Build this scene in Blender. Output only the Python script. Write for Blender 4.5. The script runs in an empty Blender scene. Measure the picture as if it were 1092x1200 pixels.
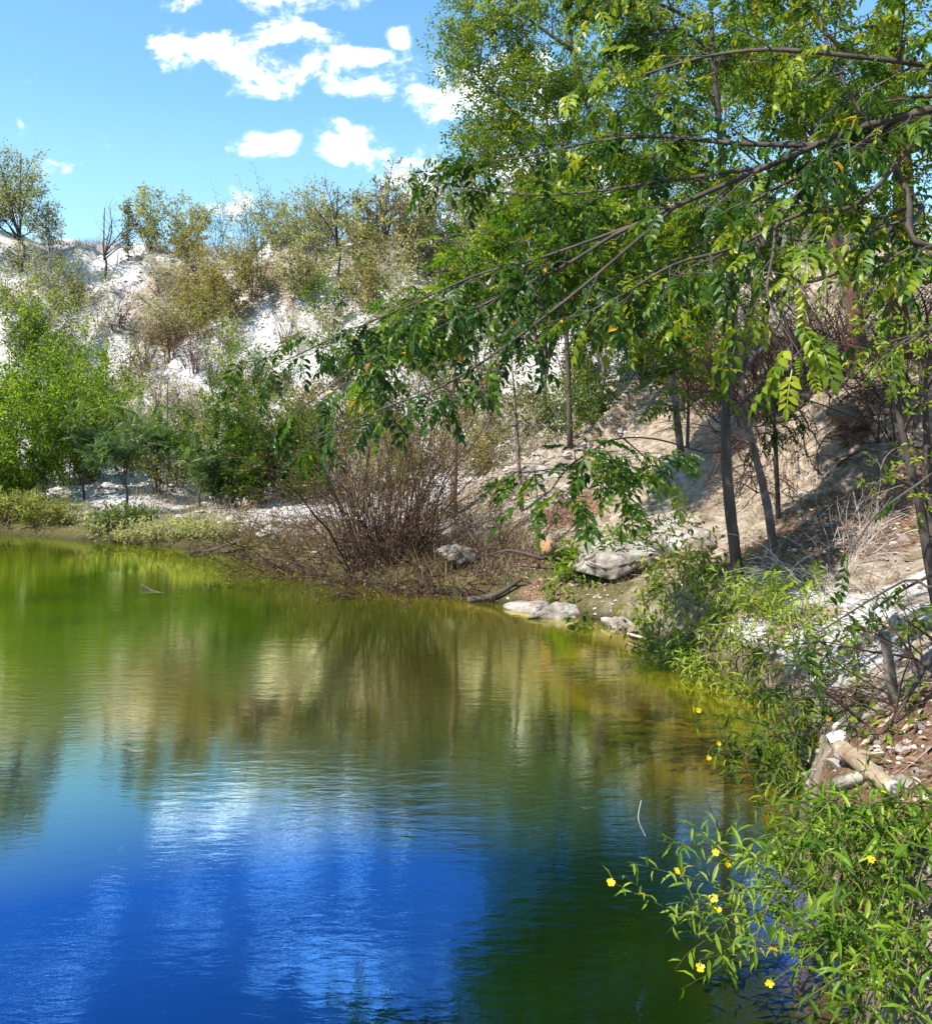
import bpy, math, time
import numpy as np
from mathutils import Vector

# ------------------------------------------------------------------ frame of the photograph
F = 1050.0; CX = 546.0; HORIZON = 510.0; EYE = 2.0
scene = bpy.context.scene
COL = scene.collection
T0 = time.time()

def P(u, v, Y):
    return np.array([(u - CX) / F * Y, Y, EYE - (v - HORIZON) / F * Y])

# ------------------------------------------------------------------ numpy noise
_r = np.random.default_rng(7)
_TAB = _r.random((256, 256))
def vnoise(x, y):
    xi = np.floor(x).astype(int); yi = np.floor(y).astype(int)
    fx = x - xi; fy = y - yi
    fx = fx * fx * (3 - 2 * fx); fy = fy * fy * (3 - 2 * fy)
    a = _TAB[xi & 255, yi & 255]; b = _TAB[(xi + 1) & 255, yi & 255]
    c = _TAB[xi & 255, (yi + 1) & 255]; d = _TAB[(xi + 1) & 255, (yi + 1) & 255]
    return (a * (1 - fx) + b * fx) * (1 - fy) + (c * (1 - fx) + d * fx) * fy - 0.5
def fbm(x, y, octs=4, gain=0.5):
    s = 0; a = 1.0
    for i in range(octs):
        s = s + a * vnoise(x * 2 ** i + 17.3 * i, y * 2 ** i + 9.1 * i); a *= gain
    return s
def sstep(a, b, x):
    t = np.clip((x - a) / (b - a), 0, 1); return t * t * (3 - 2 * t)

# ------------------------------------------------------------------ shoreline and terrain
SHORE = np.array([(-9.26,17.8),(-7.2,16.9),(-4.7,15.6),(-2.45,13.1),(-1.07,11.7),(-.06,11.0),(.53,10.4),(1.30,9.8),(1.72,9.1),
    (1.97,8.2),(2.17,7.5),(2.32,6.85),(2.22,6.2),(1.98,5.4),(1.68,4.5),(1.44,3.6),(1.22,2.8),(.95,1.7),(.3,.6),(-2,-.6),(-6,-1.5),
    (-12,-.5),(-17,4),(-18,10),(-15.5,15.5),(-12,17.8)], float)
NS = len(SHORE)
def _catmull(cp, n):
    out, par = [], []
    m = len(cp)
    for i in range(m):
        p0, p1, p2, p3 = cp[(i-1) % m], cp[i], cp[(i+1) % m], cp[(i+2) % m]
        for k in range(n):
            t = k / n
            out.append(0.5 * ((2*p1) + (-p0+p2)*t + (2*p0-5*p1+4*p2-p3)*t*t + (-p0+3*p1-3*p2+p3)*t**3)); par.append(i + t)
    return np.array(out), np.array(par)
SH, SHP = _catmull(SHORE, 14)
SA, SB = SH, np.roll(SH, -1, 0)
PROF = {
 'F': ([0,.25,1.5,4,5.2,6.5,9,13,14.5,17,40,120,700],   [0,.22,.42,.72,1.15,2.0,4.6,8.5,8.9,9.2,10,13,20]),
 'M': ([0,.3,1.5,3,5,8,12,16,20,40,120,700],            [0,.2,.55,1.25,2.1,3.7,5.8,7.0,7.3,7.6,10,16]),
 'T': ([0,.10,.3,.8,1.2,2,2.7,3.7,4.8,10,20,60,120,700],   [0,.26,.46,.60,.70,1.05,1.3,2.55,3.05,3.5,4.0,5,8,16]),
 'R': ([0,.12,.25,.8,2,4,8,20,60,120,700],              [0,.34,.5,.88,1.45,2.2,3.2,5,8,12,20]),
 'B': ([0,.3,2,5,20,60,120,700],                        [0,.25,.45,.8,2,5,10,20]),
}
PK = ['F','M','T','R','B']
KN = [(0,'F'),(2,'F'),(3.5,'M'),(6.2,'M'),(8.2,'T'),(10.3,'T'),(12.6,'R'),(17,'R'),(18.6,'B'),(21,'B'),(23,'F'),(26,'F')]
def shore_dist(x, y):
    d = np.empty(x.shape); s = np.empty(x.shape)
    for c0 in range(0, len(x), 20000):
        X = x[c0:c0+20000, None]; Y = y[c0:c0+20000, None]
        e = SB - SA; L2 = (e ** 2).sum(1)
        t = np.clip(((X - SA[:,0]) * e[:,0] + (Y - SA[:,1]) * e[:,1]) / L2, 0, 1)
        dx = X - (SA[:,0] + t * e[:,0]); dy = Y - (SA[:,1] + t * e[:,1])
        D = dx * dx + dy * dy
        i = D.argmin(1); r = np.arange(len(i))
        d[c0:c0+20000] = np.sqrt(D[r, i]); s[c0:c0+20000] = SHP[i] + t[r, i] / 14
        cond = ((SA[:,1] > Y) != (SB[:,1] > Y)) & (X < (SB[:,0]-SA[:,0]) * (Y - SA[:,1]) / (SB[:,1]-SA[:,1] + 1e-12) + SA[:,0])
        ins = cond.sum(1) % 2 == 1
        d[c0:c0+20000][ins] *= -1
    return d, s
def height(x, y):
    x = np.atleast_1d(np.asarray(x, float)); y = np.atleast_1d(np.asarray(y, float))
    d, s = shore_dist(x, y)
    d = d + 0.10 * fbm(x * 1.1, y * 1.1, 3) * np.exp(-np.abs(d)) * 1.6
    kx = [k for k, _ in KN]
    z = np.zeros(x.shape)
    for p in PK:
        w = np.interp(s, kx, [1.0 if q == p else 0.0 for _, q in KN])
        z += w * np.interp(d, *PROF[p])
    dn = np.clip(d, 0, None)
    amp = np.clip(dn * .35, 0, 1)
    z += amp * (fbm(x * .35 + 3, y * .35, 4) * .75 * np.clip(dn / 6, .15, 1.0) + fbm(x * 1.7, y * 1.7, 4) * .13 + fbm(x * 6, y * 6, 3) * .035)
    gl_ = np.abs(fbm(s * 2.6 + .25 * fbm(x * .5, y * .5, 2), d * .10 + 5, 3))
    z -= np.clip((dn - 3) / 5, 0, 1) * np.clip((.16 - gl_) / .16, 0, 1) * .55 * (d < 40)
    rim = np.interp(s, kx, [1.0 if q in 'T' else 0.0 for _, q in KN]) * sstep(2.4, 3, d) * (1 - sstep(4.6, 5.5, d))
    z += rim * np.abs(fbm(x * 2.3, y * 2.3, 3)) * .55
    under = d < 0
    z = np.where(under, np.maximum(d * .55, -2.2) - .03, z)
    return z
def hz(x, y):
    return float(height(x, y)[0])
def hit(u, v, y0=2.0, y1=60.0):
    Y = np.geomspace(y0, y1, 1400)
    X = (u - CX) / F * Y; Z = EYE - (v - HORIZON) / F * Y
    H = np.maximum(height(X, Y), 0)
    k = np.argmax(Z < H)
    if not (Z < H).any(): k = len(Y) - 1
    return np.array([X[k], Y[k], H[k]])
def on(u, Y):
    x = (u - CX) / F * Y
    return np.array([x, Y, max(hz(x, Y), 0)])

# ------------------------------------------------------------------ material helpers
class NT:
    def __init__(self, name):
        self.m = bpy.data.materials.new(name); self.m.use_nodes = True
        self.t = self.m.node_tree; self.t.nodes.clear()
        self.out = self.t.nodes.new('ShaderNodeOutputMaterial')
    def n(self, typ, inp=None, **kw):
        nd = self.t.nodes.new(typ)
        for k, v in kw.items(): setattr(nd, k, v)
        for k, v in (inp or {}).items():
            if isinstance(v, bpy.types.NodeSocket): self.t.links.new(v, nd.inputs[k])
            else: nd.inputs[k].default_value = v
        return nd
    def ramp(self, fac, stops, interp='LINEAR'):
        nd = self.n('ShaderNodeValToRGB', {'Fac': fac}); r = nd.color_ramp; r.interpolation = interp
        while len(r.elements) < len(stops): r.elements.new(.5)
        for e, (p, c) in zip(r.elements, stops):
            e.position = p; e.color = (*c, 1) if len(c) == 3 else c
        return nd.outputs['Color']
    def mix(self, fac, a, b, blend='MIX'):
        nd = self.n('ShaderNodeMix', data_type='RGBA', blend_type=blend)
        for k, v in ((0, fac), (6, a), (7, b)):
            if isinstance(v, bpy.types.NodeSocket): self.t.links.new(v, nd.inputs[k])
            else: nd.inputs[k].default_value = (*v, 1) if isinstance(v, tuple) and len(v) == 3 else v
        return nd.outputs[2]
    def math(self, op, a, b=0.0, clamp=False):
        nd = self.n('ShaderNodeMath', operation=op, use_clamp=clamp)
        for k, v in ((0, a), (1, b)):
            if isinstance(v, bpy.types.NodeSocket): self.t.links.new(v, nd.inputs[k])
            else: nd.inputs[k].default_value = v
        return nd.outputs[0]
    def attr(self, name):
        return self.n('ShaderNodeAttribute', attribute_name=name).outputs['Fac']
    def noise(self, vec, scale, detail=4, rough=.55, dist=0.0):
        inp = {'Scale': scale, 'Detail': detail, 'Roughness': rough, 'Distortion': dist}
        if vec is not None: inp['Vector'] = vec
        return self.n('ShaderNodeTexNoise', inp).outputs['Fac']
    def coord(self, kind='Object', scale=None):
        c = self.n('ShaderNodeTexCoord').outputs[kind]
        if scale: c = self.n('ShaderNodeMapping', {'Vector': c, 'Scale': scale}).outputs[0]
        return c
    def surf(self, s): self.t.links.new(s, self.out.inputs['Surface']); return self.m

def leaf_mat(name, stops, rough=.42, trans=.5, tmul=(1.6, 1.5, .4), spec=.28):
    q = NT(name)
    c = q.ramp(q.attr('tone'), stops)
    b = q.n('ShaderNodeBsdfPrincipled', {'Base Color': c, 'Roughness': rough, 'Specular IOR Level': spec})
    tc = q.mix(1.0, c, tmul, 'MULTIPLY')
    tr = q.n('ShaderNodeBsdfTranslucent', {'Color': tc})
    mx = q.n('ShaderNodeMixShader', {0: trans, 1: b.outputs[0], 2: tr.outputs[0]})
    return q.surf(mx.outputs[0])
def bark_mat(name, a, b, scale=9, lichen=None, bump=.6):
    q = NT(name)
    co = q.coord('Object')
    n1 = q.noise(q.coord('Object', (1, 1, .3)), scale, 6, .65)
    c = q.ramp(n1, [(.3, a), (.7, b)])
    if lichen:
        n2 = q.noise(co, scale * .55, 4, .6)
        c = q.mix(q.ramp(n2, [(.52, (0,0,0)), (.6, (1,1,1))]), c, lichen)
    n3 = q.noise(q.coord('Object', (1, 1, .25)), scale * 4, 5, .7)
    bp = q.n('ShaderNodeBump', {'Strength': bump, 'Distance': .02, 'Height': n3})
    s = q.n('ShaderNodeBsdfPrincipled', {'Base Color': c, 'Roughness': .85, 'Normal': bp.outputs[0]})
    return q.surf(s.outputs[0])
def tone_mat(name, stops, rough=.85):
    q = NT(name)
    c = q.ramp(q.attr('tone'), stops)
    return q.surf(q.n('ShaderNodeBsdfPrincipled', {'Base Color': c, 'Roughness': rough}).outputs[0])
def rock_mat(name, a, b, c_, scale=3):
    q = NT(name); co = q.coord('Object')
    n1 = q.noise(co, scale, 8, .65); n2 = q.noise(co, scale * .6, 5, .6, 1.0); n3 = q.noise(co, scale * 9, 6, .7)
    c = q.ramp(n1, [(.32, a), (.5, b), (.66, c_)])
    c = q.mix(q.ramp(n2, [(.55, (0,0,0)), (.62, (1,1,1))]), c, tuple(x * .45 for x in a))
    bp = q.n('ShaderNodeBump', {'Strength': .9, 'Distance': .03, 'Height': n3})
    return q.surf(q.n('ShaderNodeBsdfPrincipled', {'Base Color': c, 'Roughness': .9, 'Normal': bp.outputs[0]}).outputs[0])

# ------------------------------------------------------------------ mesh builder
class MB:
    def __init__(self): self.V = []; self.Fq = []; self.T = []; self.n = 0
    def add(self, v, faces, tone=0.5):
        v = np.asarray(v, float).reshape(-1, 3)
        self.V.append(v)
        for f in faces:
            f = np.asarray(f, int)
            if len(f): self.Fq.append(f + self.n)
        self.T.append(np.broadcast_to(np.asarray(tone, float), (len(v),)))
        self.n += len(v)
    def tube(self, pts, rad, sides=6, cap=False, tone=.5, rough=0.0, rng=None):
        pts = np.asarray(pts, float); n = len(pts)
        rad = np.broadcast_to(np.asarray(rad, float), (n,))
        t = np.gradient(pts, axis=0); t /= np.linalg.norm(t, axis=1)[:, None] + 1e-9
        ref = np.array([0, 0, 1.]) if abs(t[:, 2]).mean() < .8 else np.array([1., 0, 0])
        a = np.cross(t, ref); a /= np.linalg.norm(a, axis=1)[:, None] + 1e-9
        b = np.cross(t, a)
        an = np.arange(sides) * 2 * math.pi / sides
        rr = rad[:, None] * np.ones(sides)
        if rough and rng is not None: rr = rr * (1 + rough * rng.normal(size=rr.shape))
        v = pts[:, None] + rr[..., None] * (np.cos(an)[None, :, None] * a[:, None] + np.sin(an)[None, :, None] * b[:, None])
        i = np.arange(n - 1)[:, None] * sides; j = np.arange(sides)[None]; j2 = (j + 1) % sides
        q = np.stack([i + j, i + j2, i + sides + j2, i + sides + j], -1).reshape(-1, 4)
        fs = [q]
        if cap: fs += [np.arange(sides)[None, ::-1], (n - 1) * sides + np.arange(sides)[None]]
        self.add(v, fs, tone)
    def build(self, name, mat, parent=None, smooth=True, base=None):
        if not self.V: self.add([(0,0,-50),(0,.001,-50),(.001,0,-50)], [[[0,1,2]]])
        v = np.concatenate(self.V).astype(np.float32)
        if base is not None: v = v - np.asarray(base, np.float32)
        tot = np.concatenate([np.full(len(f), f.shape[1], np.int32) for f in self.Fq])
        loops = np.concatenate([f.ravel() for f in self.Fq]).astype(np.int32)
        me = bpy.data.meshes.new(name)
        me.vertices.add(len(v)); me.vertices.foreach_set('co', v.ravel())
        me.loops.add(len(loops)); me.loops.foreach_set('vertex_index', loops)
        me.polygons.add(len(tot))
        me.polygons.foreach_set('loop_start', np.concatenate([[0], np.cumsum(tot)[:-1]]).astype(np.int32))
        me.polygons.foreach_set('use_smooth', np.full(len(tot), smooth))
        at = me.attributes.new('tone', 'FLOAT', 'POINT'); at.data.foreach_set('value', np.concatenate(self.T).astype(np.float32))
        me.update(calc_edges=True); me.validate()
        me.materials.append(mat)
        o = bpy.data.objects.new(name, me); COL.objects.link(o)
        if parent is not None: o.parent = parent
        return o
def tag(o, label, cat, group=None, kind=None):
    if label: o['label'] = label
    if cat: o['category'] = cat
    if group: o['group'] = group
    if kind: o['kind'] = kind
    return o
def thing(name, label, cat, loc, group=None, rz=0.0, sc=1.0):
    o = bpy.data.objects.new(name, None); COL.objects.link(o); o.empty_display_size = .1
    o.location = tuple(float(x) for x in loc); o.rotation_euler = (0, 0, rz); o.scale = (sc,)*3 if not isinstance(sc, tuple) else sc
    return tag(o, label, cat, group)
def copy_thing(src, loc, rz, sc, label, group=None, cat=None):
    r = src.copy(); COL.objects.link(r); r.location = tuple(float(x) for x in loc); r.rotation_euler = (0, 0, rz)
    r.scale = (sc,)*3 if not isinstance(sc, tuple) else sc
    r['label'] = label
    if group: r['group'] = group
    elif 'group' in r: del r['group']
    if cat: r['category'] = cat
    for ch in list(src.children):
        c = ch.copy(); COL.objects.link(c); c.parent = r
        for g in ch.children:
            d = g.copy(); COL.objects.link(d); d.parent = c
    return r

# ------------------------------------------------------------------ leaf templates (base at origin, along +Y, face +Z)
def leaflet4(w, l, fold=.25, curl=.1):
    v = np.array([(0,0,0), (-w/2, l*.42, w*fold), (w/2, l*.42, w*fold), (0, l, -l*curl)])
    return v, [np.array([[0,2,3],[0,3,1]])]
def leaflet8(w, l, fold=.22, curl=.22):
    y1, y2 = l*.28, l*.66
    v = np.array([(0,0,0), (-w*.42,y1,w*fold), (0,y1,0), (w*.42,y1,w*fold), (-w*.46,y2,w*fold-l*curl*.3), (0,y2,-l*curl*.35), (w*.46,y2,w*fold-l*curl*.3), (0,l,-l*curl)])
    return v, [np.array([[0,2,1],[0,3,2],[4,5,7],[5,6,7]]), np.array([[1,2,5,4],[2,3,6,5]])]
def xf(v, D, U, p):
    D = np.asarray(D, float); D /= np.linalg.norm(D); X = np.cross(D, U); X /= np.linalg.norm(X); Z = np.cross(X, D)
    return p + v[:, :1] * X + v[:, 1:2] * D + v[:, 2:] * Z
class Tmpl:
    def __init__(self): self.V = []; self.F = []; self.lid = []; self.n = 0; self.nl = 0
    def add(self, v, fs):
        self.V.append(v); self.F += [f + self.n for f in fs]; self.lid.append(np.full(len(v), self.nl)); self.n += len(v); self.nl += 1
    def done(self):
        self.V = np.concatenate(self.V); self.lid = np.concatenate(self.lid)
        k = {}
        for f in self.F: k.setdefault(f.shape[1], []).append(f)
        self.F = [np.concatenate(x) for x in k.values()]
        return self
def pinnate(rng, pairs=5, L=.2, ll=.07, lw=.032, droop=.5, rdroop=.35, hi=True):
    t = Tmpl(); fn = leaflet8 if hi else leaflet4
    ys = np.linspace(.22, .92, pairs)
    zc = lambda y: -rdroop * L * y * y
    w = L * .012
    ry = np.linspace(0, 1, 4)
    rv = np.concatenate([np.stack([np.full(4, s*w), ry*L, zc(ry)], 1) for s in (-1, 1)])
    t.add(rv, [np.array([[i, i+4, i+5, i+1] for i in range(3)])])
    for y in ys:
        for s in (-1, 1):
            sc = .75 + .3 * math.sin(y * 3) + rng.uniform(-.08, .08)
            d = np.array([s * .9, .55 + rng.uniform(-.15, .15), -droop + rng.uniform(-.25, .25)])
            v, f = fn(lw * sc, ll * sc, rng.uniform(.1, .35), rng.uniform(.05, .35))
            t.add(xf(v, d, np.array([0, 0, 1.]) + np.array([s*.2, rng.uniform(-.2, .2), 0]), np.array([0, y * L + rng.uniform(-.004, .004), zc(y)])), f)
    v, f = fn(lw, ll * 1.05); t.add(xf(v, (rng.uniform(-.2,.2), 1, -rdroop * 1.6), (0, 0, 1.), np.array([0, L, zc(1)])), f)
    return t.done()
def sprig(rng, n=6, L=.12, ll=.06, lw=.025, spread=1.0, hi=False):
    t = Tmpl(); fn = leaflet8 if hi else leaflet4
    for i in range(n):
        y = (i + .6) / n * L; a = i * 2.4 + rng.uniform(-.4, .4)
        d = np.array([math.cos(a) * spread, .6, math.sin(a) * spread * .6 - .15])
        sc = rng.uniform(.7, 1.15)
        v, f = fn(lw * sc, ll * sc, rng.uniform(.1, .3), rng.uniform(0, .3))
        t.add(xf(v, d, np.array([rng.uniform(-.4,.4), rng.uniform(-.3,.3), 1.]), np.array([0, y, 0])), f)
    return t.done()
def feather(rng, n=9, L=.28, ll=.10, lw=.022):
    t = Tmpl()
    for i in range(n):
        y = (i + .5) / n
        for s in (-1, 1):
            v, f = leaflet4(lw, ll * (1.1 - .5 * y), .1, .2)
            t.add(xf(v, (s, .45, -.25), (0, 0, 1.), np.array([0, y * L, -.25 * L * y * y])), f)
    return t.done()

def place(mb, tmpls, pos, D, U, size, tone, rng, yellow=0.0, jit=.14):
    pos = np.asarray(pos, float)
    if len(pos) == 0: return
    D = D / (np.linalg.norm(D, axis=1)[:, None] + 1e-9)
    X = np.cross(D, U); X /= np.linalg.norm(X, axis=1)[:, None] + 1e-9
    Z = np.cross(X, D)
    which = rng.integers(0, len(tmpls), len(pos))
    size = np.broadcast_to(size, (len(pos),)); tone = np.broadcast_to(tone, (len(pos),))
    for k, t in enumerate(tmpls):
        i = np.nonzero(which == k)[0]
        if not len(i): continue
        s = size[i][:, None, None]
        v = pos[i][:, None] + s * (t.V[None, :, :1] * X[i][:, None] + t.V[None, :, 1:2] * D[i][:, None] + t.V[None, :, 2:] * Z[i][:, None])
        lt = np.clip(tone[i][:, None] + jit * rng.normal(size=(len(i), t.nl)) * .7, 0.02, .9)
        if yellow: lt = np.where(rng.random(lt.shape) < yellow, rng.uniform(.94, 1.0, lt.shape), lt)
        off = (np.arange(len(i)) * len(t.V))[:, None, None]
        mb.add(v.reshape(-1, 3), [(f[None] + off).reshape(-1, f.shape[1]) for f in t.F], lt[:, t.lid].ravel())

# ------------------------------------------------------------------ branching
def unit(v): return v / (np.linalg.norm(v) + 1e-9)
def smooth_path(pts, n=4):
    p = np.asarray(pts, float)
    if len(p) < 3: return np.linspace(p[0], p[-1], n + 2)
    q = np.concatenate([[2*p[0]-p[1]], p, [2*p[-1]-p[-2]]]); out = []
    for i in range(len(p) - 1):
        p0, p1, p2, p3 = q[i:i+4]
        for k in range(n):
            t = k / n
            out.append(0.5 * ((2*p1) + (-p0+p2)*t + (2*p0-5*p1+4*p2-p3)*t*t + (-p0+3*p1-3*p2+p3)*t**3))
    out.append(p[-1]); return np.array(out)
def at(path, t):
    f = np.clip(t, 0, .9999) * (len(path) - 1); i = int(f); a = f - i
    return path[i] * (1 - a) + path[i+1] * a, unit(path[i+1] - path[i])
def twig(mb, A, p, d, L, r, rng, droop=.2, wob=.18, seg=5, leaf0=.15, step=.06, sides=3, tip=.25):
    pts = [p]
    for i in range(seg):
        d = unit(d + rng.normal(size=3) * wob + np.array([0, 0, -droop / seg])); pts.append(pts[-1] + d * L / seg)
    pts = np.array(pts); rr = np.linspace(r, r * tip, seg + 1)
    mb.tube(pts, rr, sides)
    if A is not None:
        n = max(1, int(L * (1 - leaf0) / step))
        for k in range(n):
            t = leaf0 + (1 - leaf0) * (k + rng.random() * .8) / n
            q, dd = at(pts, t); A.append((q, dd, k))
    return pts
def limb(mb, A, path, r0, r1, nside, slen, rng, flat=.5, fwd=.7, droop=.25, nsub=3, t0=.15, step=.06, taper=.45, sides=6, rise=0.0, subleaf0=.2, wob=.15, n=4, tube=True):
    path = smooth_path(path, n)
    if tube: mb.tube(path, np.linspace(r0, r1, len(path)), sides)
    for k in range(nside):
        t = t0 + (1 - t0) * (k + rng.random()) / nside
        p, tg = at(path, t); rb = r0 + (r1 - r0) * t
        h = np.cross(tg, (0, 0, 1.)); h = unit(h) if np.linalg.norm(h) > .05 else np.array([1., 0, 0]); w = np.cross(h, tg)
        a = rng.uniform(0, 2 * math.pi) if flat > .95 else (0 if k % 2 else math.pi) + rng.normal() * .5 * flat * 2
        d = unit(tg * fwd * rng.uniform(.6, 1.4) + h * math.cos(a) + w * math.sin(a) * (1 if flat > .95 else 1) + np.array([0, 0, rise]))
        L = slen * (1 - taper * t) * rng.uniform(.55, 1.15)
        tp = twig(mb, A, p, d, L, max(min(rb * .6, .02 + .01 * slen), .003), rng, droop, wob, 5, .2, step, 4 if rb > .02 else 3)
        for j in range(nsub):
            tt = .2 + .75 * (j + rng.random()) / nsub
            q, g = at(tp, tt)
            hh = np.cross(g, (0, 0, 1.)); hh = unit(hh) if np.linalg.norm(hh) > .05 else np.array([1., 0, 0])
            sgn = 1 if (j + k) % 2 else -1
            dd = unit(g * .8 + hh * sgn * rng.uniform(.5, 1.1) + np.array([0, 0, rng.normal() * .35 + rise * .5]))
            twig(mb, A, q, dd, L * rng.uniform(.3, .55), .004, rng, droop, wob, 4, subleaf0, step, 3)
    q, g = path[-1], unit(path[-1] - path[-2])
    twig(mb, A, q, g, slen * .5, r1, rng, droop, wob, 4, 0, step, 3)
    return path
def anchors(A):
    if not A: return np.zeros((0,3)), np.zeros((0,3)), np.zeros(0, int)
    return np.array([a[0] for a in A]), np.array([a[1] for a in A]), np.array([a[2] for a in A])
def plume_leaves(mb, A, tm, size, rng, tone=(.4, .2), droop=.3, yellow=.012):
    p, d, k = anchors(A)
    if not len(p): return
    h = np.cross(d, [0, 0, 1.]); h /= np.linalg.norm(h, axis=1)[:, None] + 1e-6
    s = np.where(k % 2 == 0, 1, -1)[:, None]
    D = d * .75 + h * s * rng.uniform(.5, 1.1, (len(p), 1)) + rng.normal(size=p.shape) * .22 + np.array([0, 0, -droop])
    U = np.array([0, 0, 1.]) + rng.normal(size=p.shape) * .28
    place(mb, tm, p, D, U, size * rng.uniform(.45, 1.2, len(p)), np.clip(rng.normal(tone[0], tone[1], len(p)), .02, .88), rng, yellow)
def loose_leaves(mb, A, tm, size, rng, tone=(.4, .2), up=.3, yellow=.01, dup=1, rad=0.0):
    p, d, k = anchors(A)
    if not len(p): return
    p = np.repeat(p, dup, 0); d = np.repeat(d, dup, 0)
    if rad: p = p + rng.normal(size=p.shape) * rad
    D = d * .6 + rng.normal(size=p.shape) * .7 + np.array([0, 0, up])
    U = np.array([0, 0, 1.]) + rng.normal(size=p.shape) * .6
    place(mb, tm, p, D, U, size * rng.uniform(.6, 1.2, len(p)), np.clip(rng.normal(tone[0], tone[1], len(p)), .02, .88), rng, yellow)

# ------------------------------------------------------------------ materials
GREEN = [(0, (.022,.06,.008)), (.35, (.06,.135,.012)), (.65, (.14,.22,.014)), (.9, (.26,.31,.022)), (.93, (.5,.33,.03)), (1, (.55,.26,.03))]
DEEP  = [(0, (.012,.036,.005)), (.35, (.032,.085,.008)), (.6, (.085,.155,.010)), (.75, (.17,.235,.014)), (.9, (.30,.34,.025)), (.93, (.55,.36,.03)), (1, (.6,.28,.03))]
BRIGHT= [(0, (.025,.07,.008)), (.35, (.10,.20,.014)), (.65, (.21,.32,.022)), (.9, (.36,.41,.06)), (.93, (.5,.4,.05)), (1, (.5,.3,.05))]
PALE  = [(0, (.08,.095,.055)), (.4, (.25,.27,.15)), (.7, (.42,.43,.27)), (.9, (.5,.48,.3)), (.93, (.4,.3,.12)), (1, (.35,.2,.1))]
FEATH = [(0, (.02,.055,.018)), (.5, (.10,.18,.07)), (.9, (.27,.36,.19)), (1, (.3,.3,.1))]
RUST  = [(0, (.10,.04,.03)), (.5, (.22,.10,.07)), (.9, (.30,.18,.10)), (1, (.35,.22,.1))]
OLIVE = [(0, (.06,.06,.018)), (.4, (.18,.16,.045)), (.7, (.31,.27,.09)), (.9, (.44,.37,.15)), (1, (.4,.3,.1))]
STRAW = [(0, (.10,.06,.03)), (.4, (.22,.15,.07)), (.7, (.36,.27,.14)), (1, (.5,.42,.27))]
M = dict(
  leaf=leaf_mat('leaf_green', GREEN), deep=leaf_mat('leaf_deep', DEEP, .38, .38), bright=leaf_mat('leaf_bright', BRIGHT), pale=leaf_mat('leaf_pale', PALE, .5),
  feather=leaf_mat('leaf_feathery', FEATH, .5), rust=leaf_mat('leaf_rust', RUST, .6, .3, (1.1, 1, .8)), olive=leaf_mat('leaf_olive', OLIVE, .6, .35),
  meadow=leaf_mat('leaf_meadow', [(0, (.06,.08,.015)), (.5, (.20,.23,.045)), (.9, (.38,.37,.12)), (1, (.4,.36,.12))], .6, .4),
  straw=leaf_mat('dry_straw', STRAW, .7, .25, (1, 1, .9)),
  litter=tone_mat('leaf_litter', [(0, (.05,.028,.018)), (.3, (.15,.08,.045)), (.6, (.28,.17,.10)), (.85, (.40,.30,.20)), (1, (.5,.42,.33))]),
  bark=bark_mat('bark_grey', (.05,.035,.03), (.17,.13,.11), 9, (.26,.22,.19)), barkdark=bark_mat('bark_dark', (.03,.022,.018), (.10,.075,.06), 10),
  barkred=bark_mat('bark_reddish', (.07,.035,.022), (.20,.11,.07), 6), barktan=bark_mat('bark_tan', (.18,.12,.07), (.34,.25,.15), 9),
  twigred=bark_mat('twig_red_brown', (.032,.016,.012), (.13,.062,.042), 7), twigpale=bark_mat('twig_pale', (.30,.24,.20), (.55,.49,.43), 7),
  drift=bark_mat('driftwood', (.05,.04,.032), (.22,.185,.155), 8, (.34,.31,.27)), wood=bark_mat('broken_wood', (.22,.13,.07), (.50,.40,.28), 9, (.5,.46,.40), 1.0),
  cut=bark_mat('cut_wood', (.22,.10,.045), (.42,.23,.11), 30), stem=bark_mat('green_stem', (.07,.09,.02), (.16,.15,.05), 12),
  rock=rock_mat('pale_rock', (.12,.09,.07), (.33,.28,.235), (.58,.54,.50), 4.5), rockbrown=rock_mat('earthy_rock', (.11,.075,.045), (.25,.18,.11), (.38,.30,.20), 2.4),
  stone=tone_mat('pebble', [(0, (.13,.10,.08)), (.4, (.34,.29,.25)), (.8, (.46,.43,.40)), (1, (.54,.52,.50))]),
)
q = NT('yellow_petal')
M['petal'] = q.surf(q.n('ShaderNodeMixShader', {0: .3, 1: q.n('ShaderNodeBsdfPrincipled', {'Base Color': (.85,.60,.01,1), 'Roughness': .5}).outputs[0], 2: q.n('ShaderNodeBsdfTranslucent', {'Color': (.9,.65,.01,1)}).outputs[0]}).outputs[0])
q = NT('flower_centre'); M['centre'] = q.surf(q.n('ShaderNodeBsdfPrincipled', {'Base Color': q.ramp(q.noise(q.coord(), 300), [(.4,(.6,.34,.01)),(.6,(.75,.5,.03))]), 'Roughness': .7}).outputs[0])

# ------------------------------------------------------------------ ground: one sheet to the horizon
def axis(parts):
    out = [np.arange(a, b, s) for a, b, s in parts]; return np.concatenate(out)
gx = np.concatenate([-np.geomspace(700, 17, 22), axis([(-16,-4,.16),(-4,.3,.09),(.3,4.6,.045),(4.6,9,.12),(9,15,.3)]), np.geomspace(15.5, 700, 22)])
gy = np.concatenate([-np.geomspace(500, 4, 14), axis([(-3.6,2.2,.2),(2.2,12.5,.05),(12.5,24,.11),(24,36,.16)]), np.geomspace(36.5, 900, 26)])
GX, GY = np.meshgrid(gx, gy, indexing='ij')
fx, fy = GX.ravel(), GY.ravel()
fz = height(fx, fy)
fd, fs = shore_dist(fx, fy)
def blob(c, r, soft=.5):
    return 1 - sstep(1 - soft, 1 + soft, np.sqrt((fx - c[0]) ** 2 + (fy - c[1]) ** 2) / r + .45 * fbm(fx * 2.1, fy * 2.1, 3))
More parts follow.
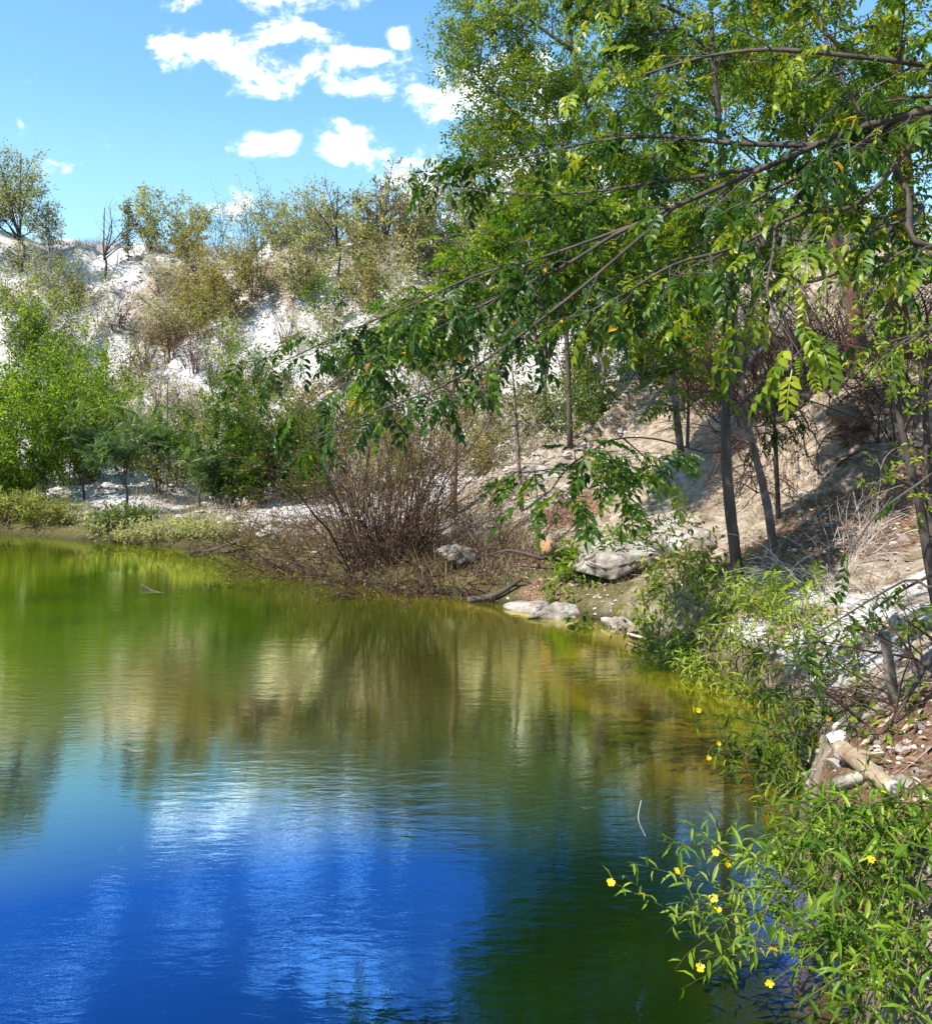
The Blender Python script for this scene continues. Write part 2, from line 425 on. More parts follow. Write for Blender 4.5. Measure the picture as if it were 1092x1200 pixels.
kx = [k for k, _ in KN]
wFM = np.interp(fs, kx, [1.0 if q_ in 'FM' else 0.0 for _, q_ in KN])
wT = np.interp(fs, kx, [1.0 if q_ in 'T' else 0.0 for _, q_ in KN])
white = wFM * sstep(.5, 2.2, fd + 1.2 * fbm(fx * .8, fy * .8, 3)) * (.75 + .5 * fbm(fx * .5, fy * .5, 3))
white = white - .4 * (1 - wFM)
for (u, v, r) in ((975,745,.65),(1000,715,.5),(1040,700,.45),(930,765,.5),(1075,690,.4),(900,785,.6),(860,775,.35),(945,800,.4),(1015,760,.45),(1000,775,.35),(960,700,.35)):
    white = np.maximum(white, blob(hit(u, v), r))
for (u, v, r) in ((960,720,.2),(1050,672,.26),(1065,705,.16),(1030,735,.14),(915,735,.16),(990,765,.12),(940,790,.15),(1000,690,.13)):
    white = white * (1 - .95 * blob(hit(u, v), r, .3))
for (u, v, r) in ((620,545,1.7),(700,520,1.8),(770,500,1.5),(660,600,1.1),(560,590,.9),(820,470,1.5)):
    white = white * (1 - .62 * blob(hit(u, v), r, .8))
for (u, v, r) in ((335,318,1.2),(200,365,1.3),(560,640,1.0),(640,620,.9)):
    white = white * (1 - .8 * blob(hit(u, v), r))
white = white * (1 - .97 * sstep(3.0, 5.5, fx + .6 * fbm(fx * .4, fy * .4, 3)) * sstep(11, 13, fy))
white = np.where(fd < .12, 0, white)
litt = np.zeros(fx.shape)
for (u, v, r) in ((1000,615,1.0),(940,640,.7),(1060,590,.7),(640,690,.35),(600,660,.35),(670,600,.4),(1075,860,.45),(1040,950,.4),(880,650,.4)):
    litt = np.maximum(litt, blob(hit(u, v), r))
moss = np.clip(wFM * (1 - sstep(.6, 2.4, fd)) * .9 + wT * (1 - sstep(.2, .8, fd)) * .6, 0, 1) * (1 - np.clip(white, 0, 1))
ni, nj = len(gx), len(gy)
ii, jj = np.meshgrid(np.arange(ni - 1), np.arange(nj - 1), indexing='ij')
quads = np.stack([ii * nj + jj, (ii + 1) * nj + jj, (ii + 1) * nj + jj + 1, ii * nj + jj + 1], -1).reshape(-1, 4)
q = NT('bank_ground'); co = q.coord('Object')
n1 = q.noise(co, 1.1, 10, .62); n2 = q.noise(co, 7, 8, .65); n3 = q.noise(co, 38, 6, .7); n4 = q.noise(q.coord('Object', (1, .55, .55)), 2.2, 9, .72, .8)
earth = q.ramp(n2, [(.28, (.09,.062,.042)), (.44, (.24,.185,.13)), (.58, (.37,.30,.23)), (.72, (.50,.44,.37))])
pale = q.ramp(q.mix(.45, n2, n4), [(.3, (.21,.165,.14)), (.42, (.45,.415,.395)), (.60, (.56,.545,.53))])
lit = q.ramp(n3, [(.32, (.06,.032,.02)), (.5, (.17,.095,.055)), (.66, (.34,.23,.15))])
mos = q.ramp(n3, [(.3, (.035,.03,.012)), (.5, (.10,.085,.03)), (.7, (.18,.15,.06))])
wf = q.math('ADD', q.attr('white'), q.math('MULTIPLY', q.math('SUBTRACT', n4, .5), 1.5))
wf = q.ramp(wf, [(.34, (0,0,0)), (.58, (1,1,1))])
c = q.mix(wf, earth, pale)
mf = q.ramp(q.math('ADD', q.attr('moss'), q.math('MULTIPLY', q.math('SUBTRACT', n1, .5), 1.3)), [(.45, (0,0,0)), (.7, (1,1,1))])
c = q.mix(mf, c, mos)
lf = q.ramp(q.math('ADD', q.attr('litter'), q.math('MULTIPLY', q.math('SUBTRACT', n2, .5), .9)), [(.42, (0,0,0)), (.62, (1,1,1))])
c = q.mix(lf, c, lit)
c = q.mix(q.ramp(q.attr('wet'), [(0, (0,0,0)), (1, (1,1,1))]), c, (.03,.025,.012))
hb = q.math('ADD', q.math('MULTIPLY', n2, .6), q.math('MULTIPLY', n3, .4))
bp = q.n('ShaderNodeBump', {'Strength': 1.0, 'Distance': .06, 'Height': hb})
mg = q.surf(q.n('ShaderNodeBsdfPrincipled', {'Base Color': c, 'Roughness': .95, 'Normal': bp.outputs[0], 'Specular IOR Level': .2}).outputs[0])
mb = MB(); mb.add(np.stack([fx, fy, fz], 1), [quads])
ground = mb.build('ground', mg)
for nm, arr in (('white', white), ('litter', litt), ('moss', moss), ('wet', (1 - sstep(.0, .13, fz)))):
    a_ = ground.data.attributes.new(nm, 'FLOAT', 'POINT'); a_.data.foreach_set('value', np.asarray(arr, np.float32))
tag(ground, 'pale eroded earth bank rising round the pond', 'ground', kind='structure')

# ------------------------------------------------------------------ water
wx = np.concatenate([np.arange(-18.5, -1, .5), np.arange(-1, 3.2, .1)]); wy = np.arange(-2.5, 19.0, .12)
WX, WY = np.meshgrid(wx, wy, indexing='ij'); wd, ws = shore_dist(WX.ravel(), WY.ravel())
ni, nj = len(wx), len(wy)
ii, jj = np.meshgrid(np.arange(ni - 1), np.arange(nj - 1), indexing='ij')
wq = np.stack([ii * nj + jj, (ii + 1) * nj + jj, (ii + 1) * nj + jj + 1, ii * nj + jj + 1], -1).reshape(-1, 4)
mb = MB(); mb.add(np.stack([WX.ravel(), WY.ravel(), np.zeros(WX.size)], 1), [wq])
q = NT('pond_water'); co = q.coord('Object')
wob = q.noise(co, .7, 3, .6)
dp = q.math('ADD', q.attr('depth'), q.math('MULTIPLY', q.math('SUBTRACT', wob, .5), .5))
body = q.ramp(dp, [(0, (.12,.075,.012)), (.10, (.25,.165,.006)), (.2, (.10,.09,.003)), (.4, (.016,.038,.002)), (.75, (.003,.016,.006)), (1, (.002,.012,.022))])
green_fac = q.math('MULTIPLY', q.attr('body_mirror_green'), q.ramp(wob, [(.3, (.5,.5,.5)), (.6, (1,1,1))]))
body = q.mix(green_fac, body, (.13,.24,.006))  # water's own green plus mirrored bank green, painted into the body colour
r1 = q.noise(q.coord('Object', (1.5, 4.5, 1)), 2.0, 3, .5, .35)
r2 = q.noise(q.coord('Object', (2.2, 6.0, 1)), 3.6, 4, .6, .3)
gust = q.noise(co, .35, 2, .5)
rip = q.math('ADD', q.math('MULTIPLY', r1, 1.0), q.math('MULTIPLY', r2, .68))
bp = q.n('ShaderNodeBump', {'Strength': q.math('MULTIPLY', q.ramp(gust, [(.36,(.22,)*3),(.62,(1.35,)*3)]), .55), 'Distance': .0032, 'Height': rip})
dif = q.n('ShaderNodeBsdfDiffuse', {'Color': body})
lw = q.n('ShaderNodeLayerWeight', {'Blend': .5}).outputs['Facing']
tint = q.ramp(lw, [(.46, (.035,.15,.46)), (.57, (.08,.27,.70)), (.65, (.62,.76,.66)), (.72, (1.0,.95,.50)), (.9, (.80,.86,.42))])  # reflection colours painted by view angle: sky blue when steep, bank tan when grazing
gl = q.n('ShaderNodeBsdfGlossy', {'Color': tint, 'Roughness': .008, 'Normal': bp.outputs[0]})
fr = q.n('ShaderNodeFresnel', {'IOR': 1.9, 'Normal': bp.outputs[0]}).outputs[0]
fac = q.math('ADD', q.math('MULTIPLY', fr, .5), .62, True)
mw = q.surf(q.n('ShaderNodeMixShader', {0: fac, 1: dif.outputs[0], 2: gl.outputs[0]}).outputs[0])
water = mb.build('water', mw)
body_mirror_green = np.clip(sstep(4.5, 12, WY.ravel()) * (.22 + .78 * sstep(1.5, -5.5, WX.ravel())), 0, 1)
for nm, arr in (('depth', np.clip(-wd / 3.2 - .38 * (1 - sstep(.4, 1.5, np.hypot(WX.ravel() - 1.25, (WY.ravel() - 7.3) * .85))) + .25 * (1 - sstep(4.2, 5.4, WY.ravel())) * (wd < -.15), .02, 1)), ('body_mirror_green', body_mirror_green)):
    a_ = water.data.attributes.new(nm, 'FLOAT', 'POINT'); a_.data.foreach_set('value', np.asarray(arr, np.float32))
tag(water, 'green and blue pond water with fine ripples', 'water', kind='structure')
print('ground', time.time() - T0)

# ------------------------------------------------------------------ templates
tr = np.random.default_rng(11)
T_PIN  = [pinnate(tr, int(tr.integers(4, 7)), .20, .068, .034, tr.uniform(.3, .9), tr.uniform(.2, .7), True) for _ in range(6)]
T_PINM = [pinnate(tr, int(tr.integers(3, 6)), .20, .070, .036, tr.uniform(.2, .9), tr.uniform(.2, .7), False) for _ in range(6)]
T_SPR  = [sprig(tr, int(tr.integers(5, 8)), .12, .055, .026) for _ in range(5)]
T_FINE = [sprig(tr, 7, .12, .042, .016, 1.1) for _ in range(5)]
T_FEA  = [feather(tr) for _ in range(3)]
T_LANCE= [sprig(tr, 4, .07, .085, .020, .9, True) for _ in range(5)]
T_ONE  = []
for _ in range(4):
    t_ = Tmpl(); t_.add(*leaflet8(.0175, .085, tr.uniform(.1,.35), tr.uniform(.1,.5))); T_ONE.append(t_.done())
T_BROAD = []
for _ in range(4):
    t_ = Tmpl(); t_.add(*leaflet8(.034, .085, tr.uniform(.1,.35), tr.uniform(.1,.5))); T_BROAD.append(t_.done())
T_TINY = []
for _ in range(3):
    t_ = Tmpl(); t_.add(*leaflet4(.03, .06, .25, .2)); T_TINY.append(t_.done())

def tree_obj(name, label, cat, base, trunk, branches, crown, bark, leaf, group=None, bnames='branch'):
    """trunk: MB; branches: list of MB; crown: MB, all in world coordinates."""
    t = thing(name, label, cat, base, group)
    if trunk is not None: trunk.build('trunk', bark, t, base=base)
    for b in branches:
        if b.V: b.build(bnames, bark, t, base=base)
    if crown is not None and crown.V: crown.build('crown', leaf, t, base=base, smooth=False)
    return t

# ------------------------------------------------------------------ 1. the near tree, its limbs reaching in over the water
rng = np.random.default_rng(21)
base = np.array([3.35, 4.35, hz(3.35, 4.35) - .05])
trunk = MB(); tp = smooth_path([base, base + (-.06, .02, .8), base + (-.16, -.05, 1.5), base + (-.3, -.1, 2.1)], 5)
trunk.tube(tp, np.linspace(.15, .11, len(tp)), 10, True, rough=.05, rng=rng)
forkp = tp[-1]; crown = MB(); brs = []
def near_limb(px, r0, r1, nside, slen, start=None, nsub=3, size=1.0, tone=(.32, .18), flat=.35, droop=.22, t0=.12, fwd=.8, step=.075, rise=0):
    b = MB(); A = []
    pts = [P(*p) for p in px]
    if start is not None: pts = [start] + pts
    path = limb(b, A, pts, r0, r1, nside, slen, rng, flat, fwd, droop, nsub, t0, step, .4, 7, rise)
    plume_leaves(crown, A, T_PIN, size * .88, rng, tone, .32, .006)
    brs.append(b); return path
f2 = forkp + (.02, 0, -.15)
L1 = near_limb([(1150,112,3.9),(1092,128,3.9),(1000,152,4.0),(920,186,4.1),(800,238,4.25),(720,275,4.4)], .024, .009, 10, .55, forkp, 3)
near_limb([(660,312,4.5),(590,345,4.65),(500,392,4.8),(420,430,4.95),(345,485,5.05)], .010, .003, 13, .50, L1[-1], 2, 1.0, (.26, .15), .25, .3)
near_limb([(640,300,4.6),(560,322,4.8),(470,362,5.0),(400,392,5.1),(330,425,5.2)], .009, .003, 11, .45, at(L1, .93)[0], 2, .95, (.3, .16), .25, .25)
near_limb([(690,330,4.2),(600,400,4.35),(520,452,4.5),(450,478,4.6),(370,515,4.7)], .009, .003, 12, .42, at(L1, .85)[0], 2, 1.0, (.24, .14), .25, .3)
near_limb([(860,168,4.2),(780,160,4.4),(700,165,4.6),(610,185,4.9),(540,190,5.1)], .014, .003, 11, .5, at(L1, .6)[0], 2, 1.0, (.34, .18), .3, .2)
near_limb([(760,215,4.5),(690,225,4.8),(610,228,5.0),(520,215,5.2)], .010, .003, 9, .45, at(L1, .7)[0], 2, .95, (.3, .17), .3, .25)
L2 = near_limb([(1180,85,3.9),(1100,78,3.85),(1000,66,3.85),(900,58,4.0),(820,68,4.2),(740,92,4.4),(690,108,4.5)], .016, .004, 16, .55, forkp + (0,0,.1), 3, .85, (.62, .2))
near_limb([(1120,-60,4.0),(980,-70,4.0),(860,-60,4.2),(740,-40,4.5),(660,-30,4.8)], .02, .005, 15, .6, at(L2, .25)[0], 3, .85, (.66, .2), .5)
L3 = near_limb([(1092,290,3.8),(1062,222,3.9),(1020,150,4.0),(980,80,4.1),(960,20,4.2)], .017, .006, 10, .5, f2, 3, .85, (.62, .2), .5)
near_limb([(1010,235,3.9),(940,250,3.9),(860,290,3.9),(790,310,3.9),(730,345,3.9),(690,365,3.9)], .012, .004, 13, .42, at(L1, .3)[0], 2, 1.0, (.45, .2), .4, .3)
near_limb([(925,235,3.85),(905,300,3.65),(900,350,3.5),(928,400,3.4)], .008, .003, 8, .34, at(L1, .42)[0], 2, 1.0, (.74, .12), .4, .35)
near_limb([(980,190,4.2),(900,225,4.5),(800,300,4.8),(700,350,5.0),(600,420,5.2)], .012, .003, 12, .45, at(L1, .4)[0], 2, .95, (.36, .18), .4, .3)
near_limb([(1080,240,4.1),(1030,255,4.3),(980,260,4.5)], .012, .004, 6, .35, at(L3, .3)[0], 2, .9, (.5, .2), .5, .2)
near_limb([(1110,370,3.6),(1075,395,3.6),(1045,412,3.6)], .010, .004, 4, .26, f2, 1, .75, (.62, .14), .5, .3)
near_limb([(1130,520,3.4),(1085,560,3.4),(1030,600,3.4),(1000,640,3.4)], .008, .003, 2, .2, f2 + (.05,0,-.4), 0, .8, (.35, .14), .4, .4, .4)
near_limb([(1130,660,3.3),(1060,680,3.3),(960,740,3.35)], .007, .003, 2, .2, f2 + (.05,0,-.7), 0, .7, (.38, .14), .4, .4, .4)
tree_obj('overhanging_tree', 'nearest tree, its long limbs of large drooping oval leaflets hanging over the water', 'tree', base, trunk, brs, crown, M['barkdark'], M['deep'])

# ------------------------------------------------------------------ 2. forked tree standing on the bank
def bank_tree(name, label, seed, trunk_px, r0, r1, skeleton, targets, slen, tmpl, size, tone, leafm, bark, nside=9, nsub=3, mode='plume', step=.07, extra=None, flat=.5, droop=.2, dup=1, yellow=.012, limb_r=.022, t0=.25, rad=0.0):
    rng = np.random.default_rng(seed)
    pts = [P(*p) for p in trunk_px]; base = pts[0].copy(); base[2] = hz(base[0], base[1]) - .05; pts[0] = base
    trunk = MB(); tp = smooth_path(pts, 6); trunk.tube(tp, np.linspace(r0, r1, len(tp)), 9, True, rough=.06, rng=rng)
    brs, crown, pool = [], MB(), [tp[int(len(tp)*.55):]]
    for s in skeleton:
        k, px, a, b_ = s
        b = MB(); pth = smooth_path([at(tp, k)[0]] + [P(*p) for p in px], 5); b.tube(pth, np.linspace(a, b_, len(pth)), 7, rough=.05, rng=rng); brs.append(b); pool.append(pth[1:])
    cand = np.concatenate(pool); own = np.concatenate([np.full(len(p), i) for i, p in enumerate(pool)])
    for (u, v, Y) in targets:
        e = P(u, v, Y); dv = e - cand; dist = np.linalg.norm(dv, axis=1) + .8 * np.clip(cand[:, 2] - e[2] + .3, 0, None)
        i = int(dist.argmin()); s = cand[i]
        b = MB() if own[i] == 0 else brs[own[i] - 1]
        A = []; L = np.linalg.norm(e - s)
        mid = (s + e) / 2 + np.array([0, 0, .10 * L]) + rng.normal(size=3) * .05 * L
        low = .5 if (name == 'forked_tree' and v > 440) else 1.0
        limb(b, A, [s, mid, e], min(limb_r, .012 + .008 * L) * low, .004, int(nside * max(.5, min(1.6, L)) * low), slen * (.75 if low < 1 else 1), rng, flat, .7, droop, nsub, t0, step, .35, 5)
        if own[i] == 0: brs.append(b)
        if mode == 'plume': plume_leaves(crown, A, tmpl, size, rng, tone, .3, yellow)
        else: loose_leaves(crown, A, tmpl, size, rng, tone, .15, yellow, dup, rad)
    return tree_obj(name, label, 'tree', base, trunk, brs, crown, bark, leafm)

bank_tree('forked_tree', 'dark-trunked forked tree rooted on the bank edge right of the slab rock', 31,
    [(868,697,8.4),(860,640,8.4),(852,560,8.4),(850,500,8.4),(853,452,8.4)], .058, .043,
    [(1.0, [(825,428,8.2),(770,395,7.9),(690,375,7.5),(600,355,7.0)], .045, .012),
     (1.0, [(858,400,8.4),(852,300,8.4),(845,180,8.4),(835,60,8.4),(830,-80,8.5)], .06, .015),
     (1.0, [(885,410,8.5),(905,340,8.7),(935,270,9.0),(960,180,9.2)], .04, .012),
     (.62, [(825,530,7.9),(770,515,7.0),(720,515,6.0),(675,540,5.2)], .010, .004),
     (.8, [(905,440,8.0),(950,400,7.8)], .02, .006)],
    [(560,330,7.2),(590,290,7.6),(720,330,7.4),(760,300,8),(700,250,8),(800,350,7.8),(820,250,8),(880,200,8),(900,300,8.2),(960,240,8.5),
     (700,180,8.4),(780,120,8.4),(860,60,8.4),(940,120,8.6),(1000,180,8.6),(640,240,7.8),(740,40,8.5),(500,380,6.8),(440,425,6.6),
     (645,575,4.7),(700,535,5.2),(765,545,6.2),(800,420,7.6),(930,-20,8.5),(760,-80,8.5),(860,-120,8.5),(1010,60,8.8),(1060,130,8.8),(680,-20,8.4),(640,-120,8.6),(670,280,7.2),(760,370,7.2)],
    .55, T_PINM, 1.0, (.49, .26), M['leaf'], M['barkdark'], 14, 4, 'plume', .065)

# ------------------------------------------------------------------ 3. trees on the bank behind it
bank_tree('fine_leaved_tree', 'tall fine-leaved tree behind the forked tree, its pale sunlit crown edge against the clouds', 41,
    [(800,440,12.4),(775,360,12.2),(735,260,12),(700,160,11.8),(672,60,11.6),(655,-60,11.5)], .05, .02,
    [(.45, [(690,280,11.6),(640,220,11.2)], .035, .012),(.55, [(660,180,11.4),(600,130,11.2),(560,90,11)], .04, .01),(.6,[(760,150,12),(790,60,12)],.04,.01),(.8,[(630,30,11.4),(580,-10,11.2)],.03,.008)],
    [(565,30,11.2),(555,85,11),(575,140,11),(610,60,11.3),(635,115,11.2),(650,20,11.5),(690,90,11.4),(700,180,11.3),(640,200,11),(600,-60,11.4),(680,-60,11.5),(740,30,11.8),(620,250,10.8),(560,-20,11.2),(600,165,11.1),(660,250,11),
     (720,-40,11.8),(780,80,12),(790,-30,12),(750,120,11.8),(670,150,11.2),(700,240,11.2),(585,100,10.8),(590,10,11),(600,300,10.6),(640,300,10.8),(690,310,11),(740,300,11.4),(780,280,11.6),(620,350,10.4),(670,370,10.8),(720,370,11),(770,360,11.4),(800,180,11.8),(820,300,11.6),(580,270,10.4),(620,-130,11.5),(720,-160,11.8),(760,200,11.6),(560,50,11.0)],
    .75, T_FINE, 1.45, (.66, .25), M['leaf'], M['bark'], 14, 5, 'loose', .075, dup=2, yellow=.01, rad=.05)
bank_tree('brown_trunk_tree', 'thick reddish-brown trunked tree on top of the bank beside the slender sapling', 42,
    [(1052,430,11.2),(1054,340,11.2),(1058,230,11.3),(1050,100,11.4),(1045,-60,11.5)], .17, .07,
    [(.35, [(1020,300,11),(985,230,10.8),(960,170,10.6)], .05, .012),(.6,[(1100,150,11),(1140,60,10.8)],.06,.015),(.75,[(990,60,11),(930,0,10.8)],.05,.012),(.3,[(1090,330,11),(1130,290,10.8)],.04,.01)],
    [(960,150,10.6),(1000,110,10.8),(930,40,10.8),(1040,40,11),(1080,90,11),(1000,-40,11),(1090,180,10.8),(1060,250,10.4),(1000,240,10.4),(960,210,10.4),(1090,-20,11),(900,-20,10.8),(1100,300,10.2),(1040,160,10.6),(880,90,10.8),(920,100,10.8),(980,20,11),(1140,120,10.6),(1160,240,10.4),(860,-90,10.9),(960,-130,11),(1080,-140,11)],
    .75, T_SPR, 1.4, (.60, .2), M['leaf'], M['barkred'], 13, 4, 'loose', .08, dup=2, yellow=.03, rad=.05)
bank_tree('high_crowned_tree', 'tall thin-trunked tree with a dense high crown between the fine-leaved tree and the slope', 51,
    [(668,470,15.0),(664,400,15),(655,320,15),(645,230,15),(640,120,15)], .05, .02,
    [(.6, [(610,260,14.6),(575,220,14.4)], .03, .01),(.7,[(690,240,14.8),(730,200,14.8)],.03,.01)],
    [(570,200,14.4),(590,250,14.5),(610,160,14.8),(640,110,15),(640,200,15),(680,150,15),(690,250,15),(720,190,15),(600,290,14.4),(650,280,14.8),(560,160,14.4),(670,60,15),(610,90,15),(700,100,15),(575,120,14.6)],
    .9, T_SPR, 1.35, (.36, .24), M['leaf'], M['barkdark'], 11, 4, 'loose', .10, dup=2, yellow=.01, rad=.06)
bank_tree('high_crowned_tree', 'tall thin-trunked tree with a dense high crown directly behind the top of the forked tree', 52,
    [(800,455,15.5),(795,380,15.5),(785,290,15.5),(775,190,15.5),(770,80,15.5)], .05, .02,
    [(.6, [(740,230,15.2),(715,180,15)], .03, .01),(.7,[(820,200,15.2),(850,140,15.2)],.03,.01)],
    [(720,160,15),(745,220,15.2),(760,120,15.4),(790,60,15.5),(780,200,15.4),(820,150,15.4),(840,220,15.3),(730,280,15),(790,280,15.2),(850,90,15.4),(740,60,15.4),(830,300,15.2)],
    .9, T_SPR, 1.35, (.40, .24), M['leaf'], M['barkdark'], 11, 4, 'loose', .10, dup=2, yellow=.01, rad=.06)
bank_tree('slanting_tree', 'bare reddish trunk slanting up behind the forked tree, above the root tangle', 43,
    [(1012,428,12.5),(1000,360,12.5),(980,290,12.6),(955,215,12.7),(930,120,12.8)], .11, .05,
    [(.4, [(940,330,12.2),(900,300,12)], .03, .01),(.5,[(1030,270,12.3),(1060,230,12)],.03,.01),(.7,[(900,200,12.5),(850,160,12.4)],.03,.01)],
    [(900,90,12.6),(850,150,12.2),(950,60,12.8),(880,20,12.8),(1000,60,12.8),(820,60,12.6),(820,200,12),(800,260,11.8),(1060,200,12)],
    .8, T_SPR, 1.3, (.5, .2), M['leaf'], M['barkred'], 11, 4, 'loose', .09, dup=2, yellow=.05, rad=.05)
bank_tree('thin_tree', 'thin bare trunk leaning left just behind the forked tree', 44,
    [(908,640,9.2),(898,590,9.2),(884,530,9.1),(874,490,9.0),(868,440,8.9),(880,360,8.9),(900,280,9)], .046, .025,
    [(.7, [(900,400,8.9),(930,350,9)], .02, .006)],
    [(905,330,8.8),(930,330,9),(880,300,8.8),(850,330,8.6),(920,250,9)],
    0.4, T_PINM, .8, (.4, .2), M['leaf'], M['bark'], 7, 2, 'plume', .09)
bank_tree('young_tree', 'small dark leafy young tree growing out of the brown bluff face', 45,
    [(912,560,10.2),(908,520,10.1),(905,470,10.0),(902,430,9.9)], .03, .012,
    [(.5, [(885,500,9.9),(870,490,9.7)], .012, .004)],
    [(900,455,9.8),(925,470,9.7),(885,480,9.7),(940,490,9.6),(915,505,9.8),(890,520,9.8),(910,440,9.8),(930,445,9.7)],
    .28, T_PINM, .7, (.22, .14), M['deep'], M['barkdark'], 9, 2, 'plume', .055)
bank_tree('slender_sapling', 'slender twin-stemmed sapling with bright leaf tufts at the edge of the pale scree', 46,
    [(1098,668,5.9),(1078,600,5.9),(1060,520,5.9),(1046,448,5.9),(1030,400,5.9)], .036, .012,
    [(.05, [(1090,600,5.9),(1086,520,5.9),(1080,440,5.9),(1062,340,5.9),(1042,262,5.9)], .034, .012)],
    [(1045,405,5.8),(1065,425,5.7),(1030,440,5.8),(1075,385,5.8),(1050,330,5.8),(1085,470,5.7),(1092,520,5.7),(1020,385,5.8),(1070,300,5.8),(1095,400,5.6),(1025,550,5.6)],
    .26, T_SPR, .95, (.66, .15), M['bright'], M['barkdark'], 6, 2, 'loose', .07)
bank_tree('pale_trunk_sapling', 'pale tan trunked sapling standing beside the red-brown dry thicket', 47,
    [(531,612,13.6),(532,560,13.6),(533,510,13.6),(530,460,13.6),(536,400,13.6)], .06, .03,
    [(.75, [(500,440,13.3),(470,410,13)], .025, .008),(.8,[(570,440,13.3),(600,400,13.2)],.025,.008)],
    [(500,400,13.2),(540,370,13.4),(580,400,13.3),(470,430,13),(600,440,13),(520,450,13.2),(560,470,13),(450,390,13),(620,380,13.2)],
    .7, T_SPR, 1.0, (.38, .2), M['leaf'], M['barktan'], 6, 2, 'loose', .12)
bank_tree('thin_sapling', 'thin leafy sapling on the grey slope, between the pale-trunked sapling and the forked tree', 48,
    [(612,596,13.0),(608,540,13),(604,480,12.9),(600,430,12.8)], .03, .012,
    [(.6, [(630,500,12.8),(650,480,12.7)], .014, .005)],
    [(590,470,12.7),(620,450,12.8),(640,500,12.6),(580,510,12.7),(610,520,12.7),(655,470,12.6),(600,420,12.8)],
    .5, T_SPR, .95, (.38, .2), M['leaf'], M['bark'], 7, 2, 'loose', .1)

# ------------------------------------------------------------------ shrubs and small trees of the far bank: prototypes in local coordinates
def shrub(name, label, cat, loc, seed, h, wdt, nst, style, tmpl, size, tone, leafm, bark, twigs=7, slen=.5, step=.1, dup=1, bare=0.0, tall=.0, group=None, yellow=.0, up=.15, nsub=2, rad=.05, r=.02, pname='stem', lname='crown'):
    rng = np.random.default_rng(seed); loc = np.asarray(loc, float)
    dup = dup * 2; size = size * 1.22; r = r * .75; twigs = int(twigs * 1.3)
    st, cr, AA = MB(), MB(), []
    for i in range(nst):
        A = []; AA.append(A)
        a = rng.uniform(0, 2 * math.pi); rr = wdt * .5 * math.sqrt(rng.random())
        top = np.array([math.cos(a) * rr, math.sin(a) * rr, h * rng.uniform(.65, 1.0) * (1 - .35 * (rr / (wdt * .5)) ** 2)])
        b0 = np.array([math.cos(a), math.sin(a), 0]) * rr * .18
        if tall: b0 = np.array([0, 0, h * tall * rng.uniform(.75, 1.0)])
        mid = (b0 + top) / 2 * np.array([.75, .75, 1]) + rng.normal(size=3) * .05 * h
        limb(st, A, [b0 + (0, 0, -.15), mid, top], r * rng.uniform(.6, 1.1), r * .3, twigs, slen, rng, 1.0, .7, -.05, nsub, max(tall, .12), step, .3, 5, .2)
    if tall:
        st.tube(smooth_path([(0,0,-.2), (.03*h,.01,h*tall*.5), (0,0,h*tall), (.02,.02,h*.85)], 4), np.linspace(r*1.5, r*.4, 13), 7)
    if bare < 1:
        for A in AA:
            keep = rng.random(len(A)) >= bare
            A2 = [a_ for a_, kk in zip(A, keep) if kk]
            loose_leaves(cr, A2, tmpl, size, rng, (tone[0] + rng.normal() * .13, tone[1]), up, yellow, dup, rad)
    t = thing(name, label, cat, loc, group)
    st.build(pname, bark, t)
    if cr.V: cr.build(lname, leafm, t, smooth=False)
    return t

px = lambda h, Y: h / F * Y
# bright green trees at the left end
E = lambda u, v: hit(u, v, 6)
g1 = shrub('green_tree', 'large bright green rounded tree low on the far bank at the left end', 'tree', on(22, 19.6), 101, 3.1, 3.8, 20, 0, T_TINY, 1.2, (.50, .26), M['bright'], M['bark'], 8, .5, .05, 3, rad=.07)
g2 = copy_thing(g1, on(78, 21.5), 2.1, (.95, .95, 1.2), 'bright green tree just right of and behind the large rounded one, reaching higher')
g3 = copy_thing(g1, on(-25, 22.0), 4.0, (1.1, 1.1, 1.05), 'bright green tree cut by the left photo edge, above the rounded one')
g4 = shrub('green_tree', 'yellow-green airy young tree high on the slope above the bright green trees', 'tree', on(95, 25.5), 102, 2.9, 2.6, 13, 0, T_TINY, 1.2, (.62, .24), M['bright'], M['bark'], 7, .5, .075, 2, rad=.06)
g6 = copy_thing(g4, on(45, 26.5), 2.9, 1.1, 'yellow-green young tree left of and above the airy one, high on the slope')
g7 = copy_thing(g1, on(60, 24.2), 3.1, (.8, .8, .85), 'green tree behind the bright shoreline trees, halfway up the slope')
g5 = copy_thing(g4, on(125, 24), 1.0, .8, 'smaller yellow-green young tree at the edge of the bare white slope')
fe = shrub('feathery_tree', 'pale blue-green feathery-leaved small tree on two thin trunks above the weedy shore', 'tree', on(146, 18.4), 103, 2.0, 1.9, 3, 0, T_FEA, 1.0, (.5, .18), M['feather'], M['barkdark'], 7, .6, .16, 1, tall=.4, r=.03, pname='trunk')
fe2 = copy_thing(fe, on(185, 20.5), 2.2, (1.1, 1.1, .9), 'feathery-leaved small tree behind the twin-trunked one, left of the thin bare sapling')
fe3 = copy_thing(fe, on(100, 20), 4.2, .95, 'feathery-leaved small tree nestled against the big green trees')
d1 = shrub('green_tree', 'dark green dense small tree standing alone in the middle of the white slope', 'tree', on(262, 19.2), 104, 3.2, 2.5, 12, 0, T_SPR, 1.1, (.30, .24), M['leaf'], M['barkdark'], 10, .6, .07, 1, rad=.06)
d2 = copy_thing(d1, on(322, 20.5), 1.7, (1.0, 1.0, .75), 'dark green bushy tree right of the lone dense one, half hidden by hanging limbs')
d3 = copy_thing(fe, on(236, 18.3), 3.3, .7, 'low feathery bush at the foot of the dense dark green tree')
